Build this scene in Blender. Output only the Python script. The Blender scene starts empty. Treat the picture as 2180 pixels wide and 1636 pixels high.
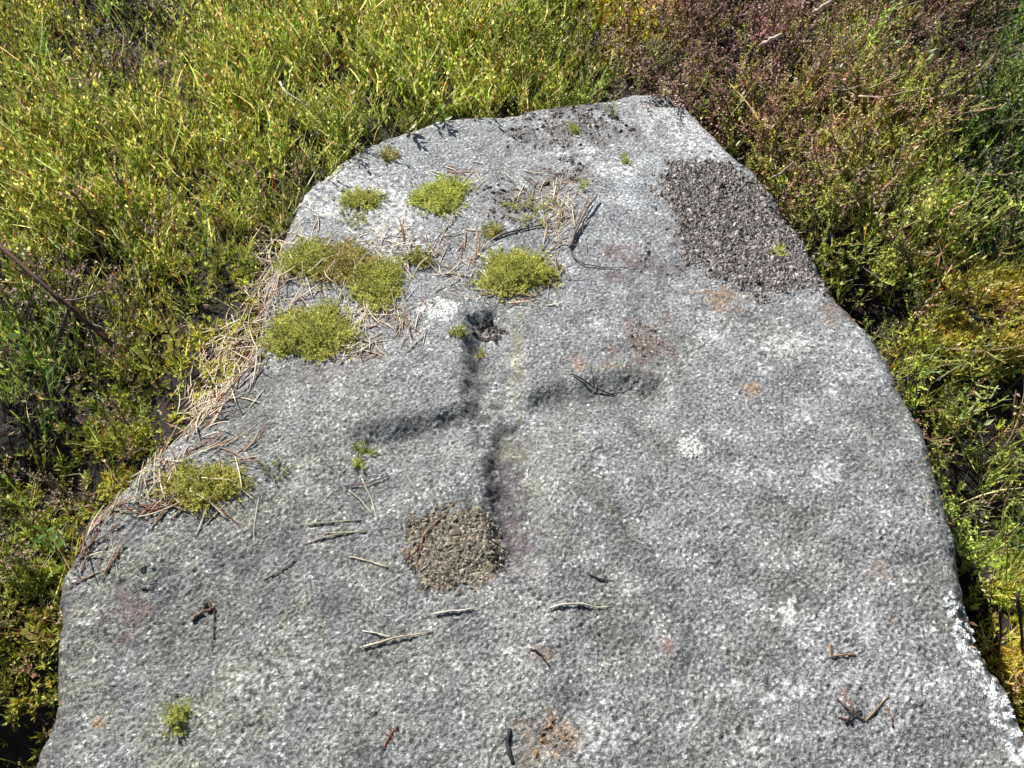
import bpy, math, random
import numpy as np
from mathutils import Vector

# ------------------------------------------------------------------ camera, sky, sun, exposure
scene = bpy.context.scene
COL = scene.collection
ST = 0.30                       # height of the slab's top face above the lowest ground
CAM_H = ST + 0.95
PITCH = math.radians(50)        # below the horizontal
HFOV = math.radians(56)
PW, PH = 2180.0, 1636.0         # photograph size, used to turn pixels into directions

cam_data = bpy.data.cameras.new('camera')
cam_data.sensor_width = 36
cam_data.lens = 18 / math.tan(HFOV / 2)
cam_data.clip_start = 0.02
cam_data.clip_end = 400
cam = bpy.data.objects.new('camera', cam_data)
COL.objects.link(cam)
cam.location = (0, 0, CAM_H)
cam.rotation_euler = (math.pi / 2 - PITCH, 0, 0)
scene.camera = cam

SUN_AZ = math.atan2(-0.60, 0.80)       # clockwise from +Y: behind the stone, to the left
SUN_EL = math.radians(44)
world = bpy.data.worlds.new('World')
scene.world = world
world.use_nodes = True
wn = world.node_tree
wn.nodes.clear()
sky = wn.nodes.new('ShaderNodeTexSky')
sky.sky_type = 'NISHITA'
sky.sun_disc = False
sky.sun_elevation = SUN_EL
sky.sun_rotation = SUN_AZ
bg = wn.nodes.new('ShaderNodeBackground')
bg.inputs['Strength'].default_value = 0.05
wo = wn.nodes.new('ShaderNodeOutputWorld')
wn.links.new(sky.outputs[0], bg.inputs[0])
wn.links.new(bg.outputs[0], wo.inputs[0])

sd = bpy.data.lights.new('sun', 'SUN')
sd.energy = 5.0
sd.angle = math.radians(0.53)
sd.color = (1.0, 0.965, 0.90)
sun = bpy.data.objects.new('sun', sd)
COL.objects.link(sun)
sdir = Vector((math.sin(SUN_AZ) * math.cos(SUN_EL), math.cos(SUN_AZ) * math.cos(SUN_EL), math.sin(SUN_EL)))
sun.rotation_euler = sdir.to_track_quat('Z', 'Y').to_euler()
sun.location = sdir * 20

scene.view_settings.view_transform = 'Standard'
scene.view_settings.look = 'None'
scene.view_settings.gamma = 1
scene.view_settings.exposure = 0.78
scene.view_settings.use_curve_mapping = False

# ------------------------------------------------------------------ helpers
rng = np.random.default_rng(7)
TANH = math.tan(HFOV / 2)


def px(u, v, z=ST):
    """photo pixel -> world point on the horizontal plane z"""
    u = np.asarray(u, float); v = np.asarray(v, float); z = np.asarray(z, float)
    a = (u - PW / 2) / (PW / 2) * TANH
    b = -(v - PH / 2) / (PW / 2) * TANH
    dx = a
    dy = math.cos(PITCH) + b * math.sin(PITCH)
    dz = -math.sin(PITCH) + b * math.cos(PITCH)
    t = (z - CAM_H) / dz
    return np.stack([dx * t, dy * t, np.broadcast_to(z, np.shape(t)) * np.ones_like(t)], -1)


def proj(x, y, z):
    """world -> photo pixel"""
    zz = z - CAM_H
    depth = y * math.cos(PITCH) - zz * math.sin(PITCH)
    up = y * math.sin(PITCH) + zz * math.cos(PITCH)
    depth = np.maximum(depth, 0.05)
    return PW / 2 + x / depth / TANH * PW / 2, PH / 2 - up / depth / TANH * PW / 2


def sstep(a, b, x):
    t = np.clip((x - a) / (b - a), 0, 1)
    return t * t * (3 - 2 * t)


def fnoise(shape, wl, seed, s=0.35):
    """band-limited noise on a grid, wl = wavelength in cells, unit deviation"""
    r = np.random.default_rng(seed)
    w = np.fft.rfft2(r.standard_normal(shape))
    fy = np.fft.fftfreq(shape[0])[:, None]; fx = np.fft.rfftfreq(shape[1])[None, :]
    f = np.sqrt(fx * fx + fy * fy) + 1e-9
    w *= np.exp(-(np.log(f * wl)) ** 2 / (2 * s * s)) / np.sqrt(f)
    n = np.fft.irfft2(w, shape)
    return n / n.std()


def make_mesh(name, V, F, cols=None, smooth=False, normals=None):
    """mesh from vertex array, triangle or quad array, per-vertex linear colours"""
    V = np.ascontiguousarray(V, np.float32); F = np.ascontiguousarray(F, np.int32)
    k = F.shape[1]
    m = bpy.data.meshes.new(name)
    m.vertices.add(len(V)); m.vertices.foreach_set('co', V.ravel())
    m.loops.add(F.size); m.loops.foreach_set('vertex_index', F.ravel())
    m.polygons.add(len(F))
    m.polygons.foreach_set('loop_start', np.arange(0, F.size, k, dtype=np.int32))
    m.polygons.foreach_set('use_smooth', np.full(len(F), smooth, bool))
    if cols is not None:
        a = m.attributes.new('col', 'FLOAT_COLOR', 'POINT')
        c = np.ones((len(V), 4), np.float32); c[:, :3] = cols
        a.data.foreach_set('color', c.ravel())
    m.update(); m.validate()
    if normals is not None:
        m.normals_split_custom_set_from_vertices(np.ascontiguousarray(normals, np.float32))
    return m


def link(name, mesh, mat, parent=None):
    o = bpy.data.objects.new(name, mesh)
    COL.objects.link(o)
    if mesh is not None and mat is not None and not mesh.materials:
        mesh.materials.append(mat)
    if parent is not None:
        o.parent = parent
    return o


def tag(o, label, cat, group=None, kind=None):
    o['label'] = label; o['category'] = cat
    if group: o['group'] = group
    if kind: o['kind'] = kind
    return o


class Acc:
    def __init__(self):
        self.v, self.f, self.c, self.n = [], [], [], 0

    def add(self, V, F, C):
        V = np.asarray(V, float).reshape(-1, 3); F = np.asarray(F, int).reshape(-1, 3)
        C = np.broadcast_to(np.asarray(C, float), V.shape)
        self.v.append(V); self.f.append(F + self.n); self.c.append(C); self.n += len(V)

    def arrays(self):
        return np.concatenate(self.v), np.concatenate(self.f), np.concatenate(self.c)

    def mesh(self, name, smooth=False):
        return make_mesh(name, *self.arrays(), smooth=smooth)


# ------------------------------------------------------------------ materials
def new_mat(name):
    m = bpy.data.materials.new(name); m.use_nodes = True
    nt = m.node_tree; nt.nodes.clear()
    return m, nt


def leaf_material(name, transl=0.35, rough=0.5, spec=0.4, tint=(1.15, 1.1, 0.7)):
    m, nt = new_mat(name)
    N, L = nt.nodes.new, nt.links.new
    at = N('ShaderNodeAttribute'); at.attribute_name = 'col'
    p = N('ShaderNodeBsdfPrincipled'); p.inputs['Roughness'].default_value = rough
    p.inputs['Specular IOR Level'].default_value = spec
    L(at.outputs['Color'], p.inputs['Base Color'])
    t = N('ShaderNodeBsdfTranslucent')
    mul = N('ShaderNodeMix'); mul.data_type = 'RGBA'; mul.blend_type = 'MULTIPLY'
    mul.inputs[0].default_value = 1; mul.inputs[7].default_value = (*tint, 1)
    L(at.outputs['Color'], mul.inputs[6]); L(mul.outputs[2], t.inputs['Color'])
    mx = N('ShaderNodeMixShader'); mx.inputs[0].default_value = transl
    L(p.outputs[0], mx.inputs[1]); L(t.outputs[0], mx.inputs[2])
    o = N('ShaderNodeOutputMaterial'); L(mx.outputs[0], o.inputs[0])
    return m


def dry_material(name, rough=0.7, noise_scale=400, amount=0.35):
    m, nt = new_mat(name)
    N, L = nt.nodes.new, nt.links.new
    at = N('ShaderNodeAttribute'); at.attribute_name = 'col'
    tc = N('ShaderNodeTexCoord')
    nz = N('ShaderNodeTexNoise'); nz.inputs['Scale'].default_value = noise_scale; nz.inputs['Detail'].default_value = 4
    L(tc.outputs['Object'], nz.inputs['Vector'])
    mr = N('ShaderNodeMapRange'); mr.inputs['To Min'].default_value = 1 - amount; mr.inputs['To Max'].default_value = 1 + amount
    L(nz.outputs['Fac'], mr.inputs['Value'])
    mul = N('ShaderNodeVectorMath'); mul.operation = 'SCALE'
    L(at.outputs['Color'], mul.inputs[0]); L(mr.outputs[0], mul.inputs['Scale'])
    p = N('ShaderNodeBsdfPrincipled'); p.inputs['Roughness'].default_value = rough
    p.inputs['Specular IOR Level'].default_value = 0.3
    L(mul.outputs[0], p.inputs['Base Color'])
    b = N('ShaderNodeBump'); b.inputs['Strength'].default_value = 0.5; b.inputs['Distance'].default_value = 0.001
    L(nz.outputs['Fac'], b.inputs['Height']); L(b.outputs[0], p.inputs['Normal'])
    o = N('ShaderNodeOutputMaterial'); L(p.outputs[0], o.inputs[0])
    return m


def stone_material():
    m, nt = new_mat('granite')
    N, L = nt.nodes.new, nt.links.new
    at = N('ShaderNodeAttribute'); at.attribute_name = 'col'
    tc = N('ShaderNodeTexCoord')
    n1 = N('ShaderNodeTexNoise'); n1.inputs['Scale'].default_value = 460; n1.inputs['Detail'].default_value = 3; n1.inputs['Roughness'].default_value = 0.65
    n2 = N('ShaderNodeTexNoise'); n2.inputs['Scale'].default_value = 700; n2.inputs['Detail'].default_value = 3
    vo = N('ShaderNodeTexVoronoi'); vo.inputs['Scale'].default_value = 420
    for n in (n1, n2, vo): L(tc.outputs['Object'], n.inputs['Vector'])
    mr = N('ShaderNodeMapRange'); mr.inputs['From Min'].default_value = 0.3; mr.inputs['From Max'].default_value = 0.7
    mr.inputs['To Min'].default_value = 0.62; mr.inputs['To Max'].default_value = 1.38
    L(n1.outputs['Fac'], mr.inputs['Value'])
    sep = N('ShaderNodeSeparateColor'); L(vo.outputs['Color'], sep.inputs[0])
    mr2 = N('ShaderNodeMapRange'); mr2.inputs['To Min'].default_value = 0.75; mr2.inputs['To Max'].default_value = 1.25
    L(sep.outputs[0], mr2.inputs['Value'])
    mm = N('ShaderNodeMath'); mm.operation = 'MULTIPLY'; L(mr.outputs[0], mm.inputs[0]); L(mr2.outputs[0], mm.inputs[1])
    sc = N('ShaderNodeVectorMath'); sc.operation = 'SCALE'
    L(at.outputs['Color'], sc.inputs[0]); L(mm.outputs[0], sc.inputs['Scale'])
    # crystals: warped cells, a share of them pale, a share dark
    wz = N('ShaderNodeTexNoise'); wz.inputs['Scale'].default_value = 300; wz.inputs['Detail'].default_value = 2
    L(tc.outputs['Object'], wz.inputs['Vector'])
    wsc = N('ShaderNodeVectorMath'); wsc.operation = 'MULTIPLY_ADD'; wsc.inputs[1].default_value = (.006, .006, .006)
    L(wz.outputs['Color'], wsc.inputs[0]); L(tc.outputs['Object'], wsc.inputs[2])
    big = N('ShaderNodeTexNoise'); big.inputs['Scale'].default_value = 30; big.inputs['Detail'].default_value = 4
    L(tc.outputs['Object'], big.inputs['Vector'])
    cur = sc.outputs[0]
    pits = None
    for scale, lo, hi, col, amt in ((330, .90, .99, (2.6, 2.6, 2.55, 1), .85), (560, .72, .90, (1.9, 1.91, 1.93, 1), .75), (560, .68, .84, (.20, .20, .21, 1), .8), (360, .86, .94, (.25, .25, .23, 1), .7)):
        v2 = N('ShaderNodeTexVoronoi'); v2.inputs['Scale'].default_value = scale
        off = N('ShaderNodeVectorMath'); off.operation = 'ADD'; off.inputs[1].default_value = (scale * .13, scale * .37, scale * .71)
        L(wsc.outputs[0], off.inputs[0]); L(off.outputs[0], v2.inputs['Vector'])
        s2 = N('ShaderNodeSeparateColor'); L(v2.outputs['Color'], s2.inputs[0])
        ad = N('ShaderNodeMath'); ad.operation = 'MULTIPLY_ADD'; ad.inputs[1].default_value = .45 if col[0] > 1 else -.35
        L(big.outputs['Fac'], ad.inputs[0]); L(s2.outputs[0], ad.inputs[2])
        sh = N('ShaderNodeMapRange'); d0 = .225 if col[0] > 1 else -.175
        sh.inputs['From Min'].default_value = lo + d0; sh.inputs['From Max'].default_value = hi + d0; sh.inputs['To Max'].default_value = amt
        L(ad.outputs[0], sh.inputs['Value'])
        mx = N('ShaderNodeMix'); mx.data_type = 'RGBA'; mx.blend_type = 'MULTIPLY'; mx.clamp_result = False; mx.inputs[7].default_value = col
        L(sh.outputs[0], mx.inputs[0]); L(cur, mx.inputs[6]); cur = mx.outputs[2]
        if col[0] < 1:
            if pits is None: pits = sh.outputs[0]
            else:
                pa = N('ShaderNodeMath'); pa.operation = 'ADD'; L(pits, pa.inputs[0]); L(sh.outputs[0], pa.inputs[1]); pits = pa.outputs[0]
    p = N('ShaderNodeBsdfPrincipled')
    p.inputs['Specular IOR Level'].default_value = 0.5
    mr3 = N('ShaderNodeMapRange'); mr3.inputs['To Min'].default_value = 0.36; mr3.inputs['To Max'].default_value = 0.66
    L(n2.outputs['Fac'], mr3.inputs['Value']); L(mr3.outputs[0], p.inputs['Roughness'])
    L(cur, p.inputs['Base Color'])
    add = N('ShaderNodeMath'); add.operation = 'ADD'; L(n1.outputs['Fac'], add.inputs[0]); L(n2.outputs['Fac'], add.inputs[1])
    sb = N('ShaderNodeMath'); sb.operation = 'SUBTRACT'; L(add.outputs[0], sb.inputs[0]); L(pits, sb.inputs[1])
    b = N('ShaderNodeBump'); b.inputs['Strength'].default_value = 1.0; b.inputs['Distance'].default_value = 0.0018
    L(sb.outputs[0], b.inputs['Height']); L(b.outputs[0], p.inputs['Normal'])
    o = N('ShaderNodeOutputMaterial'); L(p.outputs[0], o.inputs[0])
    return m


def soil_material():
    m, nt = new_mat('peat_soil')
    N, L = nt.nodes.new, nt.links.new
    tc = N('ShaderNodeTexCoord')
    n1 = N('ShaderNodeTexNoise'); n1.inputs['Scale'].default_value = 60; n1.inputs['Detail'].default_value = 8
    L(tc.outputs['Object'], n1.inputs['Vector'])
    cr = N('ShaderNodeValToRGB')
    cr.color_ramp.elements[0].color = (0.004, 0.003, 0.002, 1); cr.color_ramp.elements[0].position = 0.35
    cr.color_ramp.elements[1].color = (0.020, 0.013, 0.008, 1); cr.color_ramp.elements[1].position = 0.7
    L(n1.outputs['Fac'], cr.inputs[0])
    p = N('ShaderNodeBsdfPrincipled'); p.inputs['Roughness'].default_value = 0.95
    L(cr.outputs[0], p.inputs['Base Color'])
    b = N('ShaderNodeBump'); b.inputs['Distance'].default_value = 0.01; L(n1.outputs['Fac'], b.inputs['Height']); L(b.outputs[0], p.inputs['Normal'])
    o = N('ShaderNodeOutputMaterial'); L(p.outputs[0], o.inputs[0])
    return m


M_LEAF = leaf_material('leaf', 0.45, 0.4, 0.5)
M_GRASS = leaf_material('grass_blade', 0.45, 0.4, 0.5)
M_HEATH = leaf_material('heather_leaf', 0.2, 0.7, 0.25)
M_MOSS = leaf_material('moss_leaf', 0.35, 0.7, 0.25, (1.1, 1.1, 0.7))
M_DRY = dry_material('dry_straw')
M_BARK = dry_material('twig_bark', 0.8, 260, 0.5)
M_LICHEN = dry_material('lichen_crust', 0.9, 600, 0.35)
M_STONE = stone_material()
M_SOIL = soil_material()

# ------------------------------------------------------------------ zones of the ground cover
# u, v, bilberry, grass, brown heather, green heather, moss, ground height below the slab top, size, tint r g b
Z = np.array([
    (100, 60, .8, .8, 0, 0, 0, -.07, 1, .92, .90, .8),
    (255, 70, .12, .1, .2, 0, 0, -.10, 1, .8, .9, .9),
    (300, 140, .4, .3, .1, 0, 0, -.10, 1, .9, .9, .9),
    (25, 170, .4, .4, 0, 0, 0, -.08, 1, .85, .84, .75),
    (480, 60, 1, .8, 0, 0, 0, -.06, 1, .98, 1, .95),
    (800, 100, 1, 1, 0, 0, 0, -.05, 1, 1.02, 1.02, .95),
    (1080, 150, 1.2, 1, 0, 0, 0, -.05, 1, 1.12, 1.12, .95),
    (1180, 60, .8, 1, 0, .2, 0, -.07, 1, .9, 1.0, .9),
    (1295, 105, .1, .1, .1, .1, 0, -.12, 1, .8, .9, .9),
    (1335, 12, .1, .1, .1, 0, 1.5, -.06, 1, 1.25, 1.0, .6),
    (300, 300, 1, 1, 0, 0, 0, -.06, 1, 1.0, 1.0, .9),
    (100, 420, 1, 1, 0, 0, 0, -.06, 1, .98, 1.0, .9),
    (600, 300, 1, 1, 0, 0, 0, -.06, 1, 1.05, 1.02, .9),
    (400, 470, 1, .9, 0, 0, 0, -.06, 1, 1.0, 1.0, .9),
    (760, 250, .9, .9, 0, 0, 0, -.06, 1, .95, 1.0, .9),
    (655, 385, .5, .4, 0, 0, 0, -.045, .8, .85, .95, .9),
    (540, 530, .45, .25, .15, 0, .4, -.035, .6, .9, .9, .8),
    (470, 600, .55, .3, .1, 0, .5, -.035, .6, .9, .95, .8),
    (180, 640, .6, .6, .1, 0, 0, -.06, 1, .9, 1.0, .9),
    (60, 800, .5, .7, 0, 0, 0, -.07, 1, .8, 1.0, .8),
    (270, 800, .4, .3, .1, 0, .3, -.08, .9, .8, .95, .8),
    (350, 720, .8, .2, 0, 0, .3, -.05, .9, 1.2, 1.1, .8),
    (420, 800, .3, .15, 0, 0, .8, -.03, .6, 1.1, 1.0, .7),
    (500, 730, .04, .04, 0, 0, .7, -.012, .5, 1.0, 1.0, .7),
    (430, 880, .02, .02, 0, 0, .1, -.012, .5, 1.0, 1.0, .7),
    (225, 930, .3, .2, 0, 0, 1.2, -.05, .9, .95, 1.0, .8),
    (115, 1030, .1, .1, 0, 0, .1, -.15, .9, .8, .9, .8),
    (210, 1040, .1, .1, .1, 0, .5, -.06, .8, 1.0, .9, .7),
    (50, 1110, .5, .3, 0, 0, .9, -.09, .9, .9, 1.0, .8),
    (60, 1270, .3, .4, 0, 0, .9, -.09, .9, .95, .95, .8),
    (30, 1400, .1, .2, 0, 0, .3, -.14, .9, 1.0, 1.0, .7),
    (30, 1560, .1, .1, 0, 0, .2, -.24, .9, .9, 1.0, .7),
    (1400, 100, .15, .2, 1.1, .1, 0, -.08, 1, 1.0, 1.0, 1.0),
    (1560, 50, .1, .1, .9, 0, 0, -.10, 1, .8, .75, .8),
    (1700, 160, .3, .15, 1.2, .1, 0, -.08, 1, 1.1, 1.0, 1.0),
    (1480, 190, .2, .1, 1.0, .1, 0, -.09, .9, 1.0, .9, 1.0),
    (1850, 170, .6, .4, .5, .3, 0, -.08, 1.05, 1.0, 1.05, .9),
    (2010, 90, .1, .2, .8, .1, 0, -.10, 1, .7, .6, .65),
    (2140, 130, .3, .8, .1, .2, 0, -.12, 1.1, .5, .68, .6),
    (2150, 330, .1, .35, .05, .1, 0, -.18, 1.1, .55, .75, .6),
    (1740, 300, .3, .1, .9, .4, 0, -.09, .9, 1.1, .95, .95),
    (1840, 250, .3, .3, .2, .4, .9, -.07, .9, 1.3, 1.2, .9),
    (1600, 300, .4, .3, .4, .4, 0, -.12, .9, .95, .9, .8),
    (1800, 430, .4, .6, .3, .7, 0, -.09, 1, 1.05, 1.05, .9),
    (1960, 420, .5, 1.1, .1, .3, 0, -.09, 1, 1.0, 1.12, .9),
    (1690, 450, .2, .3, .3, .4, 0, -.18, .9, .9, .9, .8),
    (1840, 590, .2, .3, .1, .4, 0, -.22, .9, .8, 1.0, .8),
    (1960, 560, .3, .4, .1, .4, 0, -.14, .9, 1.0, 1.0, .8),
    (2090, 560, .05, .05, .05, 0, 1.8, -.12, 1, .98, .80, .7),
    (1960, 740, .2, .6, .1, .8, .2, -.13, .9, 1.1, 1.12, .9),
    (2090, 800, .1, .4, .1, .5, 0, -.20, 1, 1.0, 1.1, .9),
    (1960, 930, .1, .4, .1, .4, .9, -.16, .9, 1.1, 1.0, .7),
    (2100, 1010, .1, .3, .1, .2, .2, -.22, .9, .8, .95, .8),
    (2130, 1170, .2, .9, 0, .3, .6, -.15, .9, .95, 1.0, .8),
    (2110, 1300, .1, .5, .1, .2, 1.2, -.15, .9, 1.25, 1.05, .7),
    (2150, 1420, .1, .3, .2, .1, 1.0, -.16, .9, 1.1, .92, .7),
    (2200, 1560, .1, .3, .2, .1, .6, -.18, .9, 1.0, .9, .7),
], float)

_l = (Z[:, 0] < 420) & (Z[:, 1] > 600)
Z[_l, 2:4] *= .75; Z[_l, 4] += .12; Z[_l, 9:12] *= (.80, .76, .8)  # left-hand plants tinted darker and browner, their shading put into the colour


def zone(x, y):
    """interpolated zone rows at world positions"""
    u, v = proj(x, y, ST - 0.03)
    u = np.clip(u, -150, 2330); v = np.clip(v, -120, 1700)
    W = np.zeros(np.shape(u)); out = np.zeros(np.shape(u) + (Z.shape[1] - 2,))
    for r in Z:
        w = np.exp(-((u - r[0]) ** 2 + (v - r[1]) ** 2) / (2 * 62.0 ** 2)) + 1e-4 * np.exp(-np.hypot(u - r[0], v - r[1]) / 130)
        W += w; out += w[..., None] * r[2:]
    return out / W[..., None]


# ------------------------------------------------------------------ slab outline and height field
OUT_PX = [(60, 1700), (85, 1620), (118, 1480), (135, 1350), (150, 1225), (205, 1115), (300, 1010), (390, 935), (480, 845), (545, 775),
          (572, 690), (572, 600), (600, 505), (650, 425), (700, 365), (760, 315), (820, 285), (900, 265), (985, 250), (1070, 242), (1150, 236),
          (1230, 222), (1300, 216), (1370, 202), (1420, 198), (1455, 213), (1490, 255), (1530, 300), (1575, 345), (1635, 425), (1690, 495), (1735, 575),
          (1775, 628), (1845, 690), (1885, 750), (1915, 830), (1952, 910), (1985, 1010), (2010, 1090), (2035, 1180), (2052, 1280), (2085, 1390), (2135, 1510), (2185, 1600)]
poly = px(*np.array(OUT_PX, float).T)[:, :2]
poly = np.concatenate([poly, [[0.61, 0.20], [0.59, 0.06], [0.30, 0.0], [-0.25, -0.01], [-0.53, 0.06], [-0.545, 0.18]]])


def sdist(P, poly):
    """signed distance, positive inside"""
    d = np.full(P.shape[:-1], 1e9); ins = np.zeros(P.shape[:-1], bool)
    n = len(poly)
    for i in range(n):
        a, b = poly[i], poly[(i + 1) % n]
        e = b - a
        w = P - a
        t = np.clip((w @ e) / (e @ e), 0, 1)
        q = w - t[..., None] * e
        d = np.minimum(d, (q ** 2).sum(-1))
        c = ((a[1] <= P[..., 1]) != (b[1] <= P[..., 1]))
        with np.errstate(divide='ignore', invalid='ignore'):
            xi = a[0] + (P[..., 1] - a[1]) * e[0] / e[1]
        ins ^= c & (P[..., 0] < xi)
    d = np.sqrt(d)
    return np.where(ins, d, -d)


CELL = 0.002
X0, X1, Y0, Y1 = -0.68, 0.72, -0.10, 1.56
xs = np.arange(X0, X1, CELL); ys = np.arange(Y0, Y1, CELL)
GX, GY = np.meshgrid(xs, ys)
SH = GX.shape
P2 = np.stack([GX, GY], -1)
D = sdist(P2, poly)
D = D + 0.011 + 0.0018 * fnoise(SH, 45, 1) * sstep(0.05, 0.0, np.abs(D)) + 0.0010 * fnoise(SH, 10, 2) * sstep(0.03, 0, np.abs(D))
GU, GV = proj(GX, GY, ST)

R = 0.030 + 0.012 * fnoise(SH, 120, 3); R = np.clip(R, 0.012, 0.055)
Bd = R * 0.8
t = np.clip(D / R, 0, 1)
H = -Bd * (1 - np.sqrt(np.clip(1 - (1 - t) ** 2, 0, 1)))
H = np.where(D < 0, -Bd + 4.5 * D, H)
flat = sstep(-0.02, 0.03, D)
rough = np.clip(0.45 + (GV - 500) / 1100, 0.4, 1.15)
N150, N60, N15, N5, N3 = (fnoise(SH, w, s) for w, s in ((110, 11), (40, 12), (13, 13), (5, 14), (2.8, 15)))
N25, N8, N300 = fnoise(SH, 24, 16), fnoise(SH, 7.5, 17), fnoise(SH, 260, 18)
H += flat * 0.005 * N300 + 0.0016 * N150 + rough * ((0.0006 + .0005 * sstep(1400, 400, GU) * sstep(700, 1200, GV)) * N60 + 0.00026 * N15 + 0.00020 * N8 + 0.00036 * N5 + 0.00042 * N3)
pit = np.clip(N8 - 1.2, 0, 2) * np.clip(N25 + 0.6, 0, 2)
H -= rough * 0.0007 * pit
# faint tooling ridges running across the lower left
ridge = np.sin((GX * 0.35 + GY) * 2 * math.pi / 0.030 + 1.3 * N60)
H += 0.0004 * ridge * rough * np.clip(N150, 0, 1.5)

# carved cross ------------------------------------------------------
def ppx(pts): return px(*np.array(pts, float).T)[:, :2]


def carve(pts, deep_a, deep_b, lo, hi, wall):
    """recess with polygon outline, its depth going from lo to hi between two pixel points"""
    d = sdist(P2, ppx(pts)) + 0.0007 * N15 + 0.0004 * N25
    a, b = px(*deep_a)[:2], px(*deep_b)[:2]
    s = np.clip(((P2 - a) @ (b - a)) / ((b - a) @ (b - a)), 0, 1)
    return sstep(-wall * 0.45, wall * 0.65, d) * (lo + (hi - lo) * s)


c1 = carve([(1002, 672), (1055, 652), (1100, 690), (1112, 780), (1128, 900), (1120, 960), (1010, 960), (994, 880), (994, 760)], (1118, 780), (1000, 780), .011, .023, .027)
c2 = carve([(1010, 868), (960, 880), (880, 902), (800, 912), (752, 930), (770, 975), (900, 1000), (1040, 985), (1060, 900)], (905, 1000), (893, 920), .001, .0155, .030)
c3 = carve([(1100, 880), (1130, 852), (1195, 815), (1270, 802), (1340, 788), (1412, 800), (1438, 845), (1400, 915), (1250, 945), (1100, 960)], (1292, 945), (1272, 845), .001, .016, .033)
c4 = carve([(1040, 890), (1040, 1000), (1044, 1090), (1066, 1215), (1130, 1220), (1172, 1150), (1165, 1000), (1145, 890)], (1165, 1050), (1050, 1050), .006, .026, .030)
cross = np.maximum.reduce([c1, c2, c3, c4])
soft = (c1 ** 4 + c2 ** 4 + c3 ** 4 + c4 ** 4) ** 0.25
H -= soft * (1 + 0.06 * N25)
# a shallow hollow line to the right of the right arm
H = H - 0.004 * np.exp(-((GU - 1650) ** 2 / 90 ** 2 + (GV - 850 + (GU - 1650) * .2) ** 2 / 60 ** 2))
HZ = ST + H

dzx = np.gradient(HZ, CELL, axis=1); dzy = np.gradient(HZ, CELL, axis=0)
NRM = np.stack([-dzx, -dzy, np.ones(SH)], -1); NRM /= np.linalg.norm(NRM, axis=-1, keepdims=True)


def gsamp(A, x, y):
    i = np.clip((np.asarray(x) - X0) / CELL, 0, SH[1] - 1.001); j = np.clip((np.asarray(y) - Y0) / CELL, 0, SH[0] - 1.001)
    i0 = i.astype(int); j0 = j.astype(int); fx = i - i0; fy = j - j0
    return (A[j0, i0] * (1 - fx) * (1 - fy) + A[j0, i0 + 1] * fx * (1 - fy) + A[j0 + 1, i0] * (1 - fx) * fy + A[j0 + 1, i0 + 1] * fx * fy)


def in_grid(x, y):
    return (x > X0) & (x < X1 - CELL) & (y > Y0) & (y < Y1 - CELL)


# stone colour --------------------------------------------------------
def patch(u, v, ru, rv, rag=0.35, soft_=0.35, nz=None, ang=0):
    """ragged-edged spot centred on a photo pixel: 0..1 on the slab grid"""
    nz = N25 if nz is None else nz
    a = math.radians(ang)
    du, dv = GU - u, GV - v
    p_, q_ = (du * math.cos(a) + dv * math.sin(a)) / ru, (-du * math.sin(a) + dv * math.cos(a)) / rv
    r = np.hypot(p_, q_) + rag * 0.5 * nz + rag * 0.35 * N8
    return sstep(1 + soft_, 1 - soft_, r)


C = np.zeros(SH + (3,)); C[:] = (0.243, 0.246, 0.249)
def mixc(mask, col):
    global C
    C = C * (1 - mask[..., None]) + mask[..., None] * np.array(col)


C *= (1 + 0.07 * N300 + 0.08 * N150 + 0.07 * N60)[..., None]
mixc(0.65 * sstep(-.4, 1.2, N150 + 0.5 * N60) * sstep(1500, 500, GU) * sstep(600, 1100, GV), (0.20, 0.212, 0.128))    # algae film
mixc(0.35 * sstep(0.2, 1.6, -N150 + .4 * N25), (0.25, 0.256, 0.19))
mixc(0.6 * sstep(1000, 300, GV), (0.36, 0.378, 0.40))                                                    # bluish sun glare at the far end, painted as a paler tone
g4, g3, g25 = fnoise(SH, 4.4, 31, .3), fnoise(SH, 3.1, 32, .25), fnoise(SH, 2.4, 34, .2)
clus = 0.45 * N25 + 0.35 * N150 + .25 * N60
C *= np.clip(1 + 0.16 * g3 + .14 * g25, .4, 1.7)[..., None]
mixc(0.6 * sstep(1.5, 2.3, g4 + .6 * clus) * np.clip(rough * 1.1, 0, 1), (0.56, 0.56, 0.55))                     # pale crystals
mixc(0.4 * sstep(1.0, 2.0, g3 + .4 * clus), (0.46, 0.47, 0.48))
dk = fnoise(SH, 3.4, 33, .3) + .3 * N15 - .2 * N60
mixc(0.85 * sstep(0.9, 1.8, dk + .35 * sstep(700, 1200, GV)), (0.040, 0.041, 0.041))                                                      # dark mica
C *= (1 - 0.30 * np.clip(pit, 0, 1.5))[..., None]
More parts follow.
